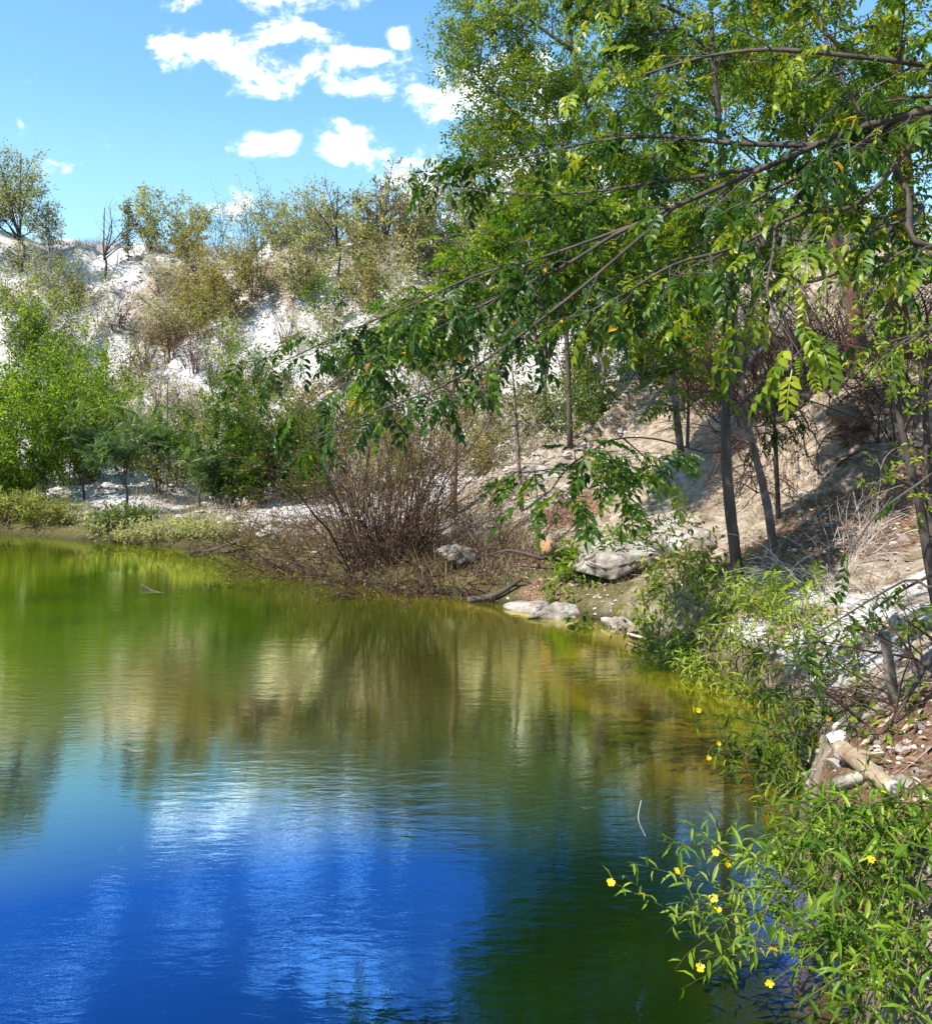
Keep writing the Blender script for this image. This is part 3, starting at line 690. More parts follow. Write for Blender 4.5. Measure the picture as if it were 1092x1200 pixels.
d4 = copy_thing(g4, on(275, 24.5), 2.6, (.8, .8, .9), 'light green bush on the slope above the dense dark green tree')
# bare and airy trees on the skyline
a1 = shrub('skyline_tree', 'tall airy grey-green tree on the ridge at the left edge, standing against the sky', 'tree', on(24, 29.5), 105, 4.6, 3.2, 11, 0, T_TINY, 1.35, (.38, .2), M['pale'], M['barkdark'], 14, .8, .09, 2, tall=.3, r=.045, pname='trunk', rad=.1)
b1 = shrub('bare_tree', 'leafless spreading little tree alone on the white ridge against the sky', 'tree', on(122, 30.0), 106, 2.8, 3.0, 9, 0, T_TINY, 1.0, (.5, .2), M['olive'], M['barkdark'], 5, .7, .3, 1, bare=.95, tall=.35, r=.04, pname='trunk')
b2 = shrub('bare_sapling', 'thin dark leafless sapling bent on the white slope', 'sapling', on(196, 22.5), 107, 2.7, .9, 2, 0, T_TINY, 1.0, (.5, .2), M['olive'], M['barkdark'], 6, .6, .3, 1, bare=.93, tall=.2, r=.035, pname='trunk')
c1 = shrub('conical_shrub', 'small dark narrow upright shrub on the ridge beside the leafless tree', 'shrub', on(151, 30.5), 108, 2.4, .7, 4, 0, T_TINY, 1.3, (.2, .15), M['pale'], M['barkdark'], 9, .35, .08, 2)
r1_ = shrub('red_topped_tree', 'slender tree with a rusty reddish top rising above the ridge', 'tree', on(452, 27), 109, 3.9, 1.9, 6, 0, T_TINY, 1.35, (.45, .2), M['rust'], M['barkdark'], 10, .6, .10, 1, tall=.4, r=.045, pname='trunk')
r2_ = shrub('red_topped_tree', 'slimmer half-bare tree with thin pinkish foliage left of the rusty-topped one', 'tree', on(395, 28), 110, 3.3, 1.7, 5, 0, T_TINY, 1.3, (.5, .2), M['olive'], M['barkdark'], 9, .6, .12, 1, tall=.4, r=.04, pname='trunk')
stp = shrub('slope_tree', 'airy thin-leaved slope tree left of the forked tree crown, screened by hanging limbs', 'tree', on(700,17.4), 135, 4.3, 2.8, 9, 0, T_SPR, 1.0, (.45, .25), M['leaf'], M['bark'], 7, .8, .17, 1, tall=.3, r=.04, pname='trunk')
for (u, Y, s, l) in [(575,17.6,1.25,'airy slope tree seen through the hanging limbs, nearest the pale-trunked sapling'),(640,18.2,1.45,'tall airy slope tree behind the thin sapling, screened by hanging limbs'),(765,18.0,1.5,'tall airy slope tree directly behind the forked tree crown'),(520,19.5,1.1,'airy slope tree farthest left of those screened by the hanging limbs')]:
    copy_thing(stp, on(u, Y), Y * 3, s * .8, l)
# ridge scrub
protos = [
 shrub('ridge_shrub', 'pale grey-green shrub in the crowd along the ridge top', 'shrub', on(205, 30.5), 120, 2.4, 2.4, 8, 0, T_TINY, 1.35, (.48, .2), M['pale'], M['bark'], 9, .6, .09, 2, group='pale shrubs crowding the ridge top'),
 shrub('ridge_shrub', 'yellowish olive shrub in the crowd along the ridge top', 'shrub', on(240, 29.5), 121, 2.0, 2.2, 8, 0, T_TINY, 1.3, (.62, .18), M['olive'], M['bark'], 9, .6, .09, 2, group='yellowish shrubs among the ridge scrub'),
 shrub('ridge_shrub', 'thin twiggy half-bare shrub in the crowd along the ridge top', 'shrub', on(290, 31), 122, 2.4, 1.9, 9, 0, T_TINY, 1.2, (.4, .2), M['pale'], M['barkdark'], 9, .6, .12, 1, bare=.35, group='half-bare shrubs on the ridge top'),
]
rng = np.random.default_rng(5)
for i, (u, Y) in enumerate([(178,31),(222,32),(255,31.5),(278,29),(305,31.5),(325,30),(345,31),(365,29.5),(230,28),(388,31),(330,32),(412,30),(430,28.5),(470,29),(500,30),(190,29),(210,27.5),(60,31),(-10,31),(545,28),(590,27),(640,27),(690,26),(480,25),(300,28),(350,27.5),(265,27.5),(-45,29)]):
    p_ = protos[(i * 7 + i // 3) % 3]
    copy_thing(p_, on(u, Y), rng.uniform(0, 6), rng.uniform(.7, 1.1), p_['label'], p_['group'])
for (u, Y, k, s) in [(432,27.5,0,1.5),(468,27,1,1.6),(500,26.5,0,1.75),(532,26.5,2,1.6),(565,26,0,1.8),(600,25.5,1,1.7),(375,28.5,2,1.3),(640,25,0,1.7)]:
    copy_thing(protos[k], on(u, Y), u, (s * .72, s * .72, s * .9), protos[k]['label'], protos[k]['group'])
# dry brush patches on the slope
db = shrub('dry_shrub', 'purple-brown twiggy dry shrub in the patch at mid slope', 'shrub', on(200, 26.5), 130, 1.6, 2.2, 14, 0, T_TINY, 1.0, (.5, .2), M['rust'], M['twigred'], 7, .6, .3, 1, bare=.75, group='dry twiggy shrubs at mid slope', r=.018)
for (u, Y, s) in [(170,26.5,1.0),(228,26,1.0),(185,25,.9),(215,24.6,.8),(250,25.5,.9),(140,27.5,.9),(300,25,.8),(335,26,.9)]:
    copy_thing(db, on(u, Y), rng.uniform(0, 6), s, db['label'], db['group'])
sg = shrub('slope_shrub', 'sparse grey-green shrub speckling the white slope behind the hanging limbs', 'shrub', on(380, 21), 131, 1.7, 2.0, 8, 0, T_TINY, 1.25, (.4, .2), M['leaf'], M['bark'], 8, .6, .10, 2, group='sparse shrubs speckling the white slope')
so_ = shrub('slope_shrub', 'sparse olive shrub speckling the white slope behind the hanging limbs', 'shrub', on(430, 19), 132, 1.5, 1.9, 8, 0, T_TINY, 1.2, (.5, .2), M['olive'], M['bark'], 8, .6, .10, 2, group='sparse olive shrubs on the white slope')
for i, (u, Y, s) in enumerate([(350,18.5,.8),(350,23,1.0),(405,23.5,1.0),(420,21.5,.9),(455,22,1),(480,20,.9),(500,23,1.1),(520,18.5,.9),(545,21,1),(570,19,.9),(590,22,1.0),(620,18,.9),(640,21,1),(670,18.5,1),(700,17,.9),(720,20,1.1),(760,17,1),(560,16.5,.7),(660,15.8,.7),(300,22,.9),(320,24.5,.9),(60,25,1),(20,26.5,1.1),(160,22.5,.6),(800,16,1),(840,15,1),(700,24,1.2),(780,21,1.2),(385,26,1),(440,25.5,1),(350,20.6,.8)]):
    p_ = (sg, so_)[i % 2]
    copy_thing(p_, on(u, Y), rng.uniform(0, 6), s, p_['label'], p_['group'])
for (u, Y, s, l) in [(290,18.6,.62,'dark green bush just right of the lone dense tree, near the shore'),(355,19.5,.7,'dark green bush behind the drooping limbs above the thicket')]:
    copy_thing(d1, on(u, Y), rng.uniform(0, 6), (s * 1.15, s * 1.15, s), l)
tw = shrub('twiggy_shrub', 'tall pale twiggy half-bare shrub on the white slope', 'shrub', on(180, 24), 133, 2.2, 1.7, 10, 0, T_TINY, 1.0, (.6, .2), M['pale'], M['twigpale'], 10, .6, .12, 1, bare=.4, group='pale twiggy shrubs on the white slope', r=.016)
ty = shrub('twiggy_shrub', 'yellowish dry leafy shrub on the upper white slope', 'shrub', on(230, 27), 134, 1.8, 2.0, 9, 0, T_TINY, 1.2, (.6, .2), M['meadow'], M['bark'], 8, .6, .10, 1, group='yellowish dry shrubs on the upper slope', r=.016)
for i, (u, Y) in enumerate([(160,22.5),(205,21.5),(230,22.5),(245,24),(270,26.5),(285,23),(310,21.5),(330,23),(180,27.5),(150,26),(120,27.5),(95,29),(70,28.5),(45,29),(10,28),(250,28.5),(310,28),(360,27.5),(385,25),(405,27),(430,24),(460,26.5),(480,23.5),(500,27),(350,25.5),(330,20),(220,24),(520,24),(545,25.5),(575,24),(600,26),(630,23.5),(140,24.5),(190,20.5),(85,27),(30,27.5),(265,21.5),(415,18),(470,18.5),(540,17.5),(610,16.5),(20,29.5),(205,29)]):
    p_ = (tw, ty)[(i * 5 + i // 4) % 2]; copy_thing(p_, on(u, Y), rng.uniform(0, 6), rng.uniform(.65, 1.15), p_['label'], p_['group'])
for (u, Y, s, src, l) in [(-75,21,1.0,g1,'bright green tree on the far bank beyond the left photo edge, nearest to it'),(-170,23,1.1,g1,'bright green tree farther along the far bank beyond the left photo edge'),(-120,19.5,.9,fe,'feathery tree on the far bank beyond the left photo edge'),(-260,22,1.1,d1,'dark green tree on the far bank well beyond the left photo edge'),(-110,30,1.0,a1,'airy ridge tree beyond the left photo edge')]:
    copy_thing(src, on(u, Y), Y, s, l)
# shoreline weeds on the far side
wg = shrub('weed_clump', 'bright yellow-green grassy clump on the far shoreline below the big green trees', 'weeds', on(35, 18.1), 140, .62, 1.5, 26, 0, T_ONE, 1.2, (.6, .2), M['meadow'], M['stem'], 4, .3, .06, 1, r=.008, nsub=1)
copy_thing(wg, on(72, 17.7), 1, .75, 'smaller yellow-green grassy clump right beside the largest one on the shoreline')
copy_thing(wg, on(8, 18.3), 2, .95, 'yellow-green grassy clump at the very left of the shoreline')
wd_ = shrub('weed_clump', 'dark green weed clump on the shore beneath the twin-trunked feathery tree', 'weeds', on(135, 17.1), 141, .42, 1.3, 24, 0, T_ONE, 1.1, (.3, .15), M['leaf'], M['stem'], 4, .3, .06, 1, r=.008, nsub=1)
copy_thing(wd_, on(165, 17.3), 1.4, .7, 'smaller dark green weed clump right of the larger one under the feathery tree')
ws_ = shrub('weed_clump', 'silvery grey-green weed clump hanging over the far waterline', 'weeds', on(150, 16.5), 142, .38, 1.1, 14, 0, T_ONE, .95, (.75, .15), M['pale'], M['stem'], 4, .28, .06, 1, r=.007, nsub=1, group='silvery weeds along the far waterline')
for u, Y in [(185,16.3),(212,16.1),(120,17.0),(235,15.9),(258,15.5)]:
    copy_thing(ws_, on(u, Y), rng.uniform(0, 6), rng.uniform(.8, 1.1), ws_['label'], ws_['group'])
print('far', time.time() - T0)

# ------------------------------------------------------------------ dry thicket at the waterline
def thicket(label, loc, seed, n, h, spread, lean, curl, mat_, name='dry_thicket', leaves=.3, r=.008, group=None, sub=4, leafm='rust'):
    rng = np.random.default_rng(seed); loc = np.asarray(loc, float); st, lf, A = MB(), MB(), []
    for i in range(n):
        a = rng.uniform(0, 2*math.pi); rr = spread * .35 * math.sqrt(rng.random())
        p = np.array([math.cos(a)*rr, math.sin(a)*rr, 0.]); p[2] = max(hz(loc[0]+p[0], loc[1]+p[1]), -.1) - loc[2] - .03
        d = unit(np.array([math.cos(a)*spread*.5, math.sin(a)*spread*.5, h]) * rng.uniform(.7, 1.2) + np.array(lean) + rng.normal(size=3) * .25 + (rng.normal(size=3) * .9 * h if rng.random() < .2 else 0))
        L = h * rng.uniform(.3, 1.15)
        t_ = twig(st, A if rng.random() < leaves else None, p, d, L, r * min(2.6, math.exp(rng.normal() * .45 - .15)), rng, curl * rng.uniform(.3, 1.4), .14, 7, .35, .12, 3)
        for j in range(sub):
            q_, g = at(t_, rng.uniform(.25, .95))
            twig(st, A if rng.random() < leaves else None, q_, unit(g + rng.normal(size=3) * .55), L * rng.uniform(.2, .45), r * .45, rng, curl * .5, .2, 4, .2, .12, 3)
    t = thing(name, label, 'bush', loc, group)
    st.build('stems', mat_, t)
    loose_leaves(lf, A, T_TINY, .8, rng, (.4, .2), 0, 0, 1, .02)
    if lf.V: lf.build('leaves', M[leafm], t, smooth=False)
    return t
thicket('tall red-brown leafless thicket fanning up from the waterline', on(452, 12.6), 201, 240, 2.8, 1.7, (.1, 0, .2), .45, M['twigred'], leaves=.45, leafm='olive', sub=6)
thicket('low olive-brown thicket drooping into the water left of the tall one', on(372, 13.3), 202, 170, 1.2, 1.8, (-.5, -.5, 0), 1.3, M['twigred'], leaves=.6, leafm='olive')
thicket('tangled brown thicket drooping into the water under the tall red-brown one', on(455, 11.8), 203, 260, 1.0, 1.9, (0, -.5, 0), 1.5, M['twigred'], leaves=.4, leafm='olive')
thicket('short dry brown brush at the waterline right of the drooping thickets', on(530, 11.5), 204, 130, .8, 1.6, (.1, -.3, 0), 1.1, M['twigred'], leaves=.35, leafm='olive')
thicket('brown brush scrambling up the slope behind the tall thicket', on(400, 14.6), 205, 30, 1.3, 2.4, (0, 0, .2), .6, M['twigred'], leaves=.5, leafm='olive')
thicket('sparse reddish dry stems on the slope below the thin sapling', on(600, 12.0), 206, 34, 1.1, 1.6, (0, 0, .3), .3, M['twigred'], leaves=.3)
thicket('low olive brush on the slope between the thicket and the sawn log', on(560, 12.6), 207, 110, .5, 2.0, (0, 0, .1), .7, M['twigred'], leaves=.8, leafm='olive')
thicket('low olive and brown brush at the far shore beside the silvery weeds', on(275, 15.2), 208, 110, .6, 1.8, (0, -.2, .1), .8, M['twigred'], leaves=.7, leafm='olive')
thicket('low brown brush on the white shore slope left of the drooping thicket', on(320, 14.9), 209, 100, .7, 1.8, (0, -.2, .1), .8, M['twigred'], leaves=.6, leafm='olive')
thicket('pale bleached dry twigs arching over the leaf litter beside the forked tree', on(965, 8.3), 210, 70, .85, 1.4, (-.1, -.2, .15), 1.0, M['twigpale'], leaves=0, r=.0045)
thicket('tuft of bleached upright twigs on the leaf litter ledge at the bluff foot', on(1005, 8.5), 211, 26, .55, .5, (0, 0, .5), .2, M['twigpale'], leaves=0, r=.005)
thicket('dark tangle of fallen twigs around the foot of the wooden post', on(1075, 4.5), 212, 46, .75, .9, (-.6, -.2, 0), .7, M['twigred'], leaves=0, r=.005)
thicket('dense brown root and twig tangle hanging under the brown-trunked tree', on(950, 11.4), 213, 170, 1.3, 2.6, (0, -.5, -.1), 1.2, M['twigred'], leaves=.3, r=.011)
thicket('brown vine tangle on top of the bank behind the slender sapling', on(1085, 10.4), 214, 150, 1.5, 2.2, (0, -.3, .2), .8, M['twigred'], leaves=.35, r=.010)
thicket('brown scrub on the bank top between the forked tree and the brown-trunked one', on(905, 13.5), 215, 150, 2.2, 3.0, (0, 0, .2), .5, M['twigred'], leaves=.6, r=.011, leafm='olive')
thicket('brown and olive scrub on the bank top behind the slanting trunk', on(985, 14.5), 216, 150, 2.4, 3.0, (0, 0, .2), .5, M['twigred'], leaves=.6, r=.011, leafm='olive')
print('thicket', time.time() - T0)

# ------------------------------------------------------------------ green weeds on the near bank
def weed(name, label, loc, seed, n, h, wdt, tmpl, size, tone, leafm, step=.05, lean=(0,0,0), droop=.5, stemm='stem', cat='weeds', group=None, per=1, r=.004, sub=2, leaf0=.15, yellow=.004):
    rng = np.random.default_rng(seed); loc = np.asarray(loc, float); st, cr, A = MB(), MB(), []
    for i in range(n):
        a = rng.uniform(0, 2*math.pi); rr = wdt * .5 * math.sqrt(rng.random())
        p = np.array([math.cos(a)*rr, math.sin(a)*rr, 0.]); p[2] = max(hz(loc[0]+p[0], loc[1]+p[1]), -.05) - loc[2] - .02
        d = unit(np.array([math.cos(a)*.45, math.sin(a)*.45, 1.]) + np.array(lean) + rng.normal(size=3) * .2)
        L = h * rng.uniform(.5, 1.1)
        t_ = twig(st, A, p, d, L, r, rng, droop, .12, 5, leaf0, step, 4)
        for j in range(sub):
            q_, g = at(t_, rng.uniform(.3, .85)); twig(st, A, q_, unit(g + rng.normal(size=3) * .5), L * .4, r * .6, rng, droop * .4, .12, 4, .1, step, 3)
    t = thing(name, label, cat, loc, group)
    st.build('stems', M[stemm], t)
    p, d, k = anchors(A)
    ang = k * 2.4 + rng.uniform(0, 6)
    h1 = np.cross(d, [.3, .1, 1.]); h1 /= np.linalg.norm(h1, axis=1)[:, None] + 1e-6; h2 = np.cross(d, h1)
    D = d * .55 + h1 * np.cos(ang)[:, None] + h2 * np.sin(ang)[:, None] + rng.normal(size=p.shape) * .15 + np.array([0, 0, .05])
    U = np.array([0, 0, 1.]) + rng.normal(size=p.shape) * .3
    place(cr, tmpl, p, D, U, size * rng.uniform(.6, 1.2, len(p)), np.clip(rng.normal(tone[0], tone[1], len(p)), .02, .88), rng, yellow)
    cr.build('leaves', M[leafm], t, smooth=False)
    return t
weed('leafy_weeds', 'vivid green leafy weeds spilling down beside the sawn log', on(700, 10.7), 301, 60, .45, .9, T_BROAD, 1.15, (.5, .15), 'bright')
weed('leafy_weeds', 'darker green weeds trailing along the top of the rock ledge', on(765, 10.6), 302, 50, .55, 1.2, T_BROAD, 1.1, (.3, .15), 'leaf')
weed('leafy_weeds', 'low bright weeds above the white waterline rocks', on(668, 10.3), 303, 30, .25, .7, T_BROAD, .9, (.5, .15), 'bright')
weed('leafy_weeds', 'deep green weeds tucked in front of the slab rock by the water', on(700, 9.35), 304, 16, .25, .45, T_BROAD, 1.1, (.25, .12), 'leaf')
weed('leafy_weeds', 'green weeds growing between the slab rock and the foot of the forked tree', on(790, 9.0), 305, 45, .34, .8, T_BROAD, 1.1, (.45, .2), 'bright')
weed('leafy_weeds', 'tall sunlit narrow-leaved weeds on the shore below the forked tree', on(815, 8.25), 306, 70, .42, .8, T_ONE, 1.15, (.62, .22), 'bright')
weed('leafy_weeds', 'bright narrow-leaved weeds draped over the shore beneath the white scree', on(878, 7.4), 307, 80, .34, .9, T_ONE, 1.15, (.66, .2), 'bright', lean=(-.2, -.2, 0))
weed('leafy_weeds', 'pale dried weeds hanging to the water below the sunlit narrow-leaved ones', on(800, 8.15), 308, 50, .4, .8, T_ONE, .9, (.6, .16), 'pale', lean=(-.4, -.5, 0), droop=.9)
weed('leafy_weeds', 'bright narrow-leaved weeds in a clump in the middle of the near shore, left of the scree', on(848, 7.75), 314, 75, .36, .8, T_ONE, 1.1, (.66, .2), 'bright')
weed('leafy_weeds', 'pale sunlit weeds trailing from the foot of the white scree to the water', on(905, 7.0), 315, 55, .3, .7, T_ONE, 1.0, (.74, .16), 'bright', lean=(-.3, -.3, 0))
weed('leafy_weeds', 'small green weeds at the upper left edge of the white scree', on(925, 7.9), 309, 18, .3, .5, T_BROAD, 1.0, (.6, .14), 'bright')
weed('leafy_weeds', 'olive weeds behind the sunlit weeds at the forked tree foot', on(810, 9.2), 310, 40, .4, .9, T_BROAD, .9, (.5, .15), 'olive')
weed('leafy_weeds', 'green weeds at the foot of the weathered post', on(1012, 5.6), 311, 30, .4, .5, T_BROAD, .95, (.45, .15), 'bright')
weed('leafy_weeds', 'small green sprout low on the bank between the post and the broken log', on(1045, 4.3), 312, 12, .22, .3, T_BROAD, .8, (.5, .12), 'bright')
weed('leafy_weeds', 'dense dark green weeds on the shore below the weathered post', on(940, 5.4), 313, 60, .24, .7, T_BROAD, .85, (.3, .15), 'leaf', lean=(-.2, -.1, 0))

# yellow-flowered plants leaning out over the water
def flower(parent, pos, nrm, s, rng):
    b = MB(); nrm = unit(nrm); x = unit(np.cross(nrm, (.3, .8, .1))); y = np.cross(nrm, x)
    for k in range(5):
        a = k * 2 * math.pi / 5 + rng.uniform(-.12, .12); dr = math.cos(a) * x + math.sin(a) * y; tn = np.cross(nrm, dr); c = rng.uniform(.05, .55); s = s * rng.uniform(.88, 1.08)
        v = [pos, pos + s*(.55*dr + .42*tn + c*.5*nrm), pos + s*(.6*dr + c*.45*nrm - 0*tn), pos + s*(.55*dr - .42*tn + c*.5*nrm), pos + s*(1.0*dr + .28*tn + c*nrm), pos + s*(.95*dr + c*.9*nrm), pos + s*(1.0*dr - .28*tn + c*nrm)]
        b.add(v, [np.array([[0,2,1],[0,3,2]]), np.array([[1,2,5,4],[2,3,6,5]])])
    f = b.build('flower', M['petal'], parent, smooth=True)
    c = MB(); th = np.linspace(0, math.pi, 5)[1:-1]
    c.tube([pos - .05*s*nrm, pos + .08*s*nrm, pos + .2*s*nrm, pos + .26*s*nrm], [.16*s, .24*s, .17*s, .03*s], 7, True)
    c.build('flower_centre', M['centre'], f)
def water_plant(label, base, seed, stems, tmpl, size, tone, leafm, flowers=(), step=.035, sub=3, r=.0045, group=None, subL=.35):
    """stems: list of (tip point, arch) in world metres; flowers: world points, each carried on its own stalk."""
    rng = np.random.default_rng(seed); base = np.asarray(base, float); st, cr, A = MB(), MB(), []
    paths = []
    for tip, arch in stems:
        b0 = base + rng.normal(size=3) * np.array([.07, .07, .0]); b0[2] = max(hz(b0[0], b0[1]), -.05) - .02
        tip = np.asarray(tip, float); L = np.linalg.norm(tip - b0)
        jw = lambda: rng.normal(size=3) * .045 * L
        mid = b0 * .5 + tip * .5 + np.array([0, 0, arch * L]) + jw(); m1 = b0*.75 + tip*.25 + np.array([0, 0, arch * L * .8]) + jw()
        pth = smooth_path([b0, m1, mid, tip], 5); paths.append(pth)
        st.tube(pth - base, np.linspace(r, r * .4, len(pth)), 4)
        n = int(L / step)
        for k in range(n):
            t = .18 + .82 * (k + rng.random() * .6) / n; p, d = at(pth, t); A.append((p - base, d, k))
        for j in range(sub):
            p, d = at(pth, rng.uniform(.35, .95)); twig(st, A, p - base, unit(d * .7 + rng.normal(size=3) * .5 + np.array([0,0,.25])), L * subL * rng.uniform(.5, 1.0), r * .5, rng, .1, .1, 4, .1, step, 3)
    t = thing('flowering_plant' if len(flowers) else 'waterside_plant', label, 'plant', base, group)
    p, d, k = anchors(A); ang = k * 2.4
    h1 = np.cross(d, [.3, .1, 1.]); h1 /= np.linalg.norm(h1, axis=1)[:, None] + 1e-6; h2 = np.cross(d, h1)
    D = d * .6 + h1 * np.cos(ang)[:, None] + h2 * np.sin(ang)[:, None] + rng.normal(size=p.shape) * .15
    U = np.array([0, 0, 1.]) + rng.normal(size=p.shape) * .3
    place(cr, tmpl, p, D, U, size * rng.uniform(.5, 1.2, len(p)), np.clip(rng.normal(tone[0], tone[1], len(p)), .02, .88), rng, .004)
    allp = np.concatenate(paths)
    for fpt in flowers:
        fpt = np.asarray(fpt, float); i = np.linalg.norm(allp - fpt, axis=1).argmin(); s0 = allp[i]
        st.tube(smooth_path([s0 - base, (s0 + fpt) / 2 - base + (0, 0, .01), fpt - base], 3), .002, 4)
    st.build('stems', M['stem'], t); cr.build('leaves', M[leafm], t, smooth=False)
    for fpt in flowers: flower(t, np.asarray(fpt) - base, np.array([-.1, -1, .5]) + rng.normal(size=3) * .45, rng.uniform(.012, .0195), rng)
    return t
water_plant('yellow-flowered plant whose thin stems lean furthest out over the water', (1.46, 3.45, .12), 401,
    [(P(712,1032,3.0), .10), (P(770,985,3.05), .16), (P(800,1075,2.95), .06), (P(735,1010,3.05), .13), (P(860,1010,3.0), .18), (P(830,1055,2.9), .1), (P(880,985,3.1), .2), (P(780,1060,2.9), .08), (P(820,1125,2.8), .05), (P(900,1040,2.9), .12), (P(845,1085,2.85), .08), (P(860,1045,2.95), .14), (P(875,1120,2.7), .06)],
    T_ONE, .75, (.58, .15), 'bright', [P(716,1034,2.98), P(793,1021,2.98), P(852,1012,2.95), P(838,999,3.0), P(836,1052,2.9), P(841,1066,2.9), P(820,1134,2.78)], .036, 4, .0036)
water_plant('broad green yellow-flowered plant filling the bank corner below the broken log', (1.6, 3.3, .3), 402,
    [(P(950,960,3.2), .2), (P(1000,950,3.2), .2), (P(920,1000,3.0), .2), (P(1045,1000,2.9), .2), (P(960,1030,2.8), .2), (P(1010,1040,2.8), .2), (P(900,1060,2.8), .15), (P(1060,1060,2.7), .2), (P(940,1080,2.7), .15), (P(1000,1090,2.6), .18), (P(985,985,3.1), .2), (P(895,945,3.4), .2), (P(1025,960,3.2), .2), (P(930,1040,2.85), .15), (P(880,1020,2.95), .12), (P(870,1080,2.8), .08), (P(910,1090,2.7), .1), (P(975,1060,2.7), .2), (P(1030,1080,2.6), .2), (P(890,1000,3.1), .15), (P(955,1000,3.0), .22), (P(1015,1110,2.5), .15)],
    T_ONE, .85, (.38, .22), 'bright', [P(1020,1007,2.75), P(1033,928,3.2)], .03, 5, .0045)
water_plant('yellow-flowered plant at the very foot of the bank, its lowest sprays near the waterline', (1.36, 2.75, .2), 403,
    [(P(905,1150,2.45), .1), (P(950,1120,2.5), .15), (P(1000,1130,2.4), .15), (P(930,1180,2.35), .08), (P(980,1180,2.3), .1), (P(1050,1150,2.3), .15), (P(1020,1190,2.25), .1), (P(1075,1110,2.4), .2), (P(960,1090,2.6), .2), (P(1085,1185,2.2), .1), (P(920,1110,2.55), .1)],
    T_ONE, .82, (.42, .22), 'bright', [P(902,1151,2.42)], .03, 5, .004)
water_plant('large-leaved green plant beside the flowering ones at the bank edge', (1.75, 2.75, .5), 404,
    [(P(1080,1030,2.5), .2), (P(1075,1065,2.45), .15), (P(1092,1000,2.6), .2), (P(1100,1090,2.4), .15), (P(1060,1100,2.4), .15)],
    T_BROAD, 1.1, (.48, .16), 'bright', (), .05, 2, .005)
water_plant('bushy yellow-flowered shrub hanging over the olive shallows below the post', (2.0, 5.15, .12), 405,
    [(P(835,850,5.0), .1), (P(860,830,5.2), .1), (P(890,825,5.3), .12), (P(830,880,4.9), .05), (P(870,890,4.8), .1), (P(900,860,5.0), .1), (P(920,822,5.4), .13), (P(850,905,4.7), .03), (P(910,905,4.7), .1), (P(940,840,5.1), .13), (P(880,850,5.0), .1), (P(950,880,4.8), .1), (P(815,835,5.1), .1), (P(900,925,4.6), .05), (P(965,825,5.4), .13), (P(980,850,5.0), .13)],
    T_ONE, .9, (.55, .22), 'leaf', [P(952,803,5.3), P(970,842,5.0), P(842,871,4.85), P(830,888,4.8), P(818,832,5.1), P(844,833,5.1)], .045, 5, .005)
water_plant('olive leafy shrub behind the bushy flowered one at the water edge', (2.25, 5.9, .13), 406,
    [(P(880,800,5.7), .1), (P(920,812,5.8), .13), (P(850,815,5.6), .1), (P(960,812,5.8), .13), (P(900,830,5.4), .1), (P(1000,800,5.5), .13), (P(940,815,5.5), .1)],
    T_ONE, .95, (.35, .18), 'leaf', (), .045, 5, .005)
water_plant('dark leafy plant in the shade right of the bushy flowered shrub', (2.2, 4.9, .55), 407,
    [(P(985,810,4.9), .2), (P(1020,840,4.7), .2), (P(1000,870,4.6), .2), (P(960,860,4.7), .2), (P(1040,870,4.5), .2), (P(980,900,4.4), .15)],
    T_ONE, .9, (.2, .12), 'leaf', (), .05, 5, .005)
water_plant('narrow-leaved green plant between the bushy flowered shrub and the bank corner', (1.68, 4.2, .2), 408,
    [(P(880,945,4.0), .1), (P(910,930,4.2), .2), (P(940,920,4.2), .2), (P(900,970,3.8), .1), (P(950,950,3.9), .2), (P(975,935,4.0), .2)],
    T_ONE, .9, (.45, .15), 'leaf', (), .045, 4, .0045)
print('plants', time.time() - T0)

# ------------------------------------------------------------------ rocks, logs, post, sticks
def rock(label, loc, dims, seed, mat_, rz=0, tilt=(0, 0), name='rock', rough=.35, cat='rock', group=None, boxy=1.0):
    import bmesh
    bm = bmesh.new(); bmesh.ops.create_icosphere(bm, subdivisions=4, radius=1)
    rng = np.random.default_rng(seed); off = rng.uniform(0, 50, 3)
    co = np.array([v.co[:] for v in bm.verts])
    co = np.sign(co) * np.abs(co) ** boxy; co /= np.maximum(np.linalg.norm(co, axis=1)[:, None] ** .35, .5) if boxy < 1 else 1
    k = rng.normal(size=(13, 3)); k /= np.linalg.norm(k, axis=1)[:, None]
    m = np.ones(len(co))
    for kk in k:                                        # planar faces knocked off the boulder
        dd = co @ kk; lim = rng.uniform(.42, .75); m = np.minimum(m, np.where(dd > lim, lim / np.maximum(dd, .01), 1))
    n_ = fbm(co[:, 0]*1.6 + off[0] + co[:, 2], co[:, 1]*1.6 + off[1] - co[:, 2], 4) + .5 * fbm(co[:, 0]*5 + off[2], co[:, 1]*5 + co[:, 2]*4, 3)
    co = co * (m * (1 + rough * n_))[:, None] * np.array(dims) * .5
    for v, c_ in zip(bm.verts, co): v.co = c_
    me = bpy.data.meshes.new(name); bm.to_mesh(me); bm.free()
    for p_ in me.polygons: p_.use_smooth = True
    me.materials.append(mat_); o = bpy.data.objects.new(name, me); COL.objects.link(o)
    o.location = tuple(float(x) for x in loc); o.rotation_euler = (tilt[0], tilt[1], rz)
    return tag(o, label, cat, group)
h = lambda u, Y, dz=0: on(u, Y) + np.array([0, 0, dz])
rock('pale flat slab rock jutting out above the waterline', hit(728,682)+(0,.3,.2), (1.6, 1.4, .42), 1, M['rock'], .55, (.16, -.2), rough=.14, boxy=.5)
rock('white-stained rock at the waterline below the vivid green weeds', h(655, 10.0, .02), (.9, .7, .42), 2, M['rock'], .5)
rock('small white-stained rock at the waterline under the slab rock', h(725, 9.35, .0), (.5, .4, .34), 3, M['rock'], 1.2)
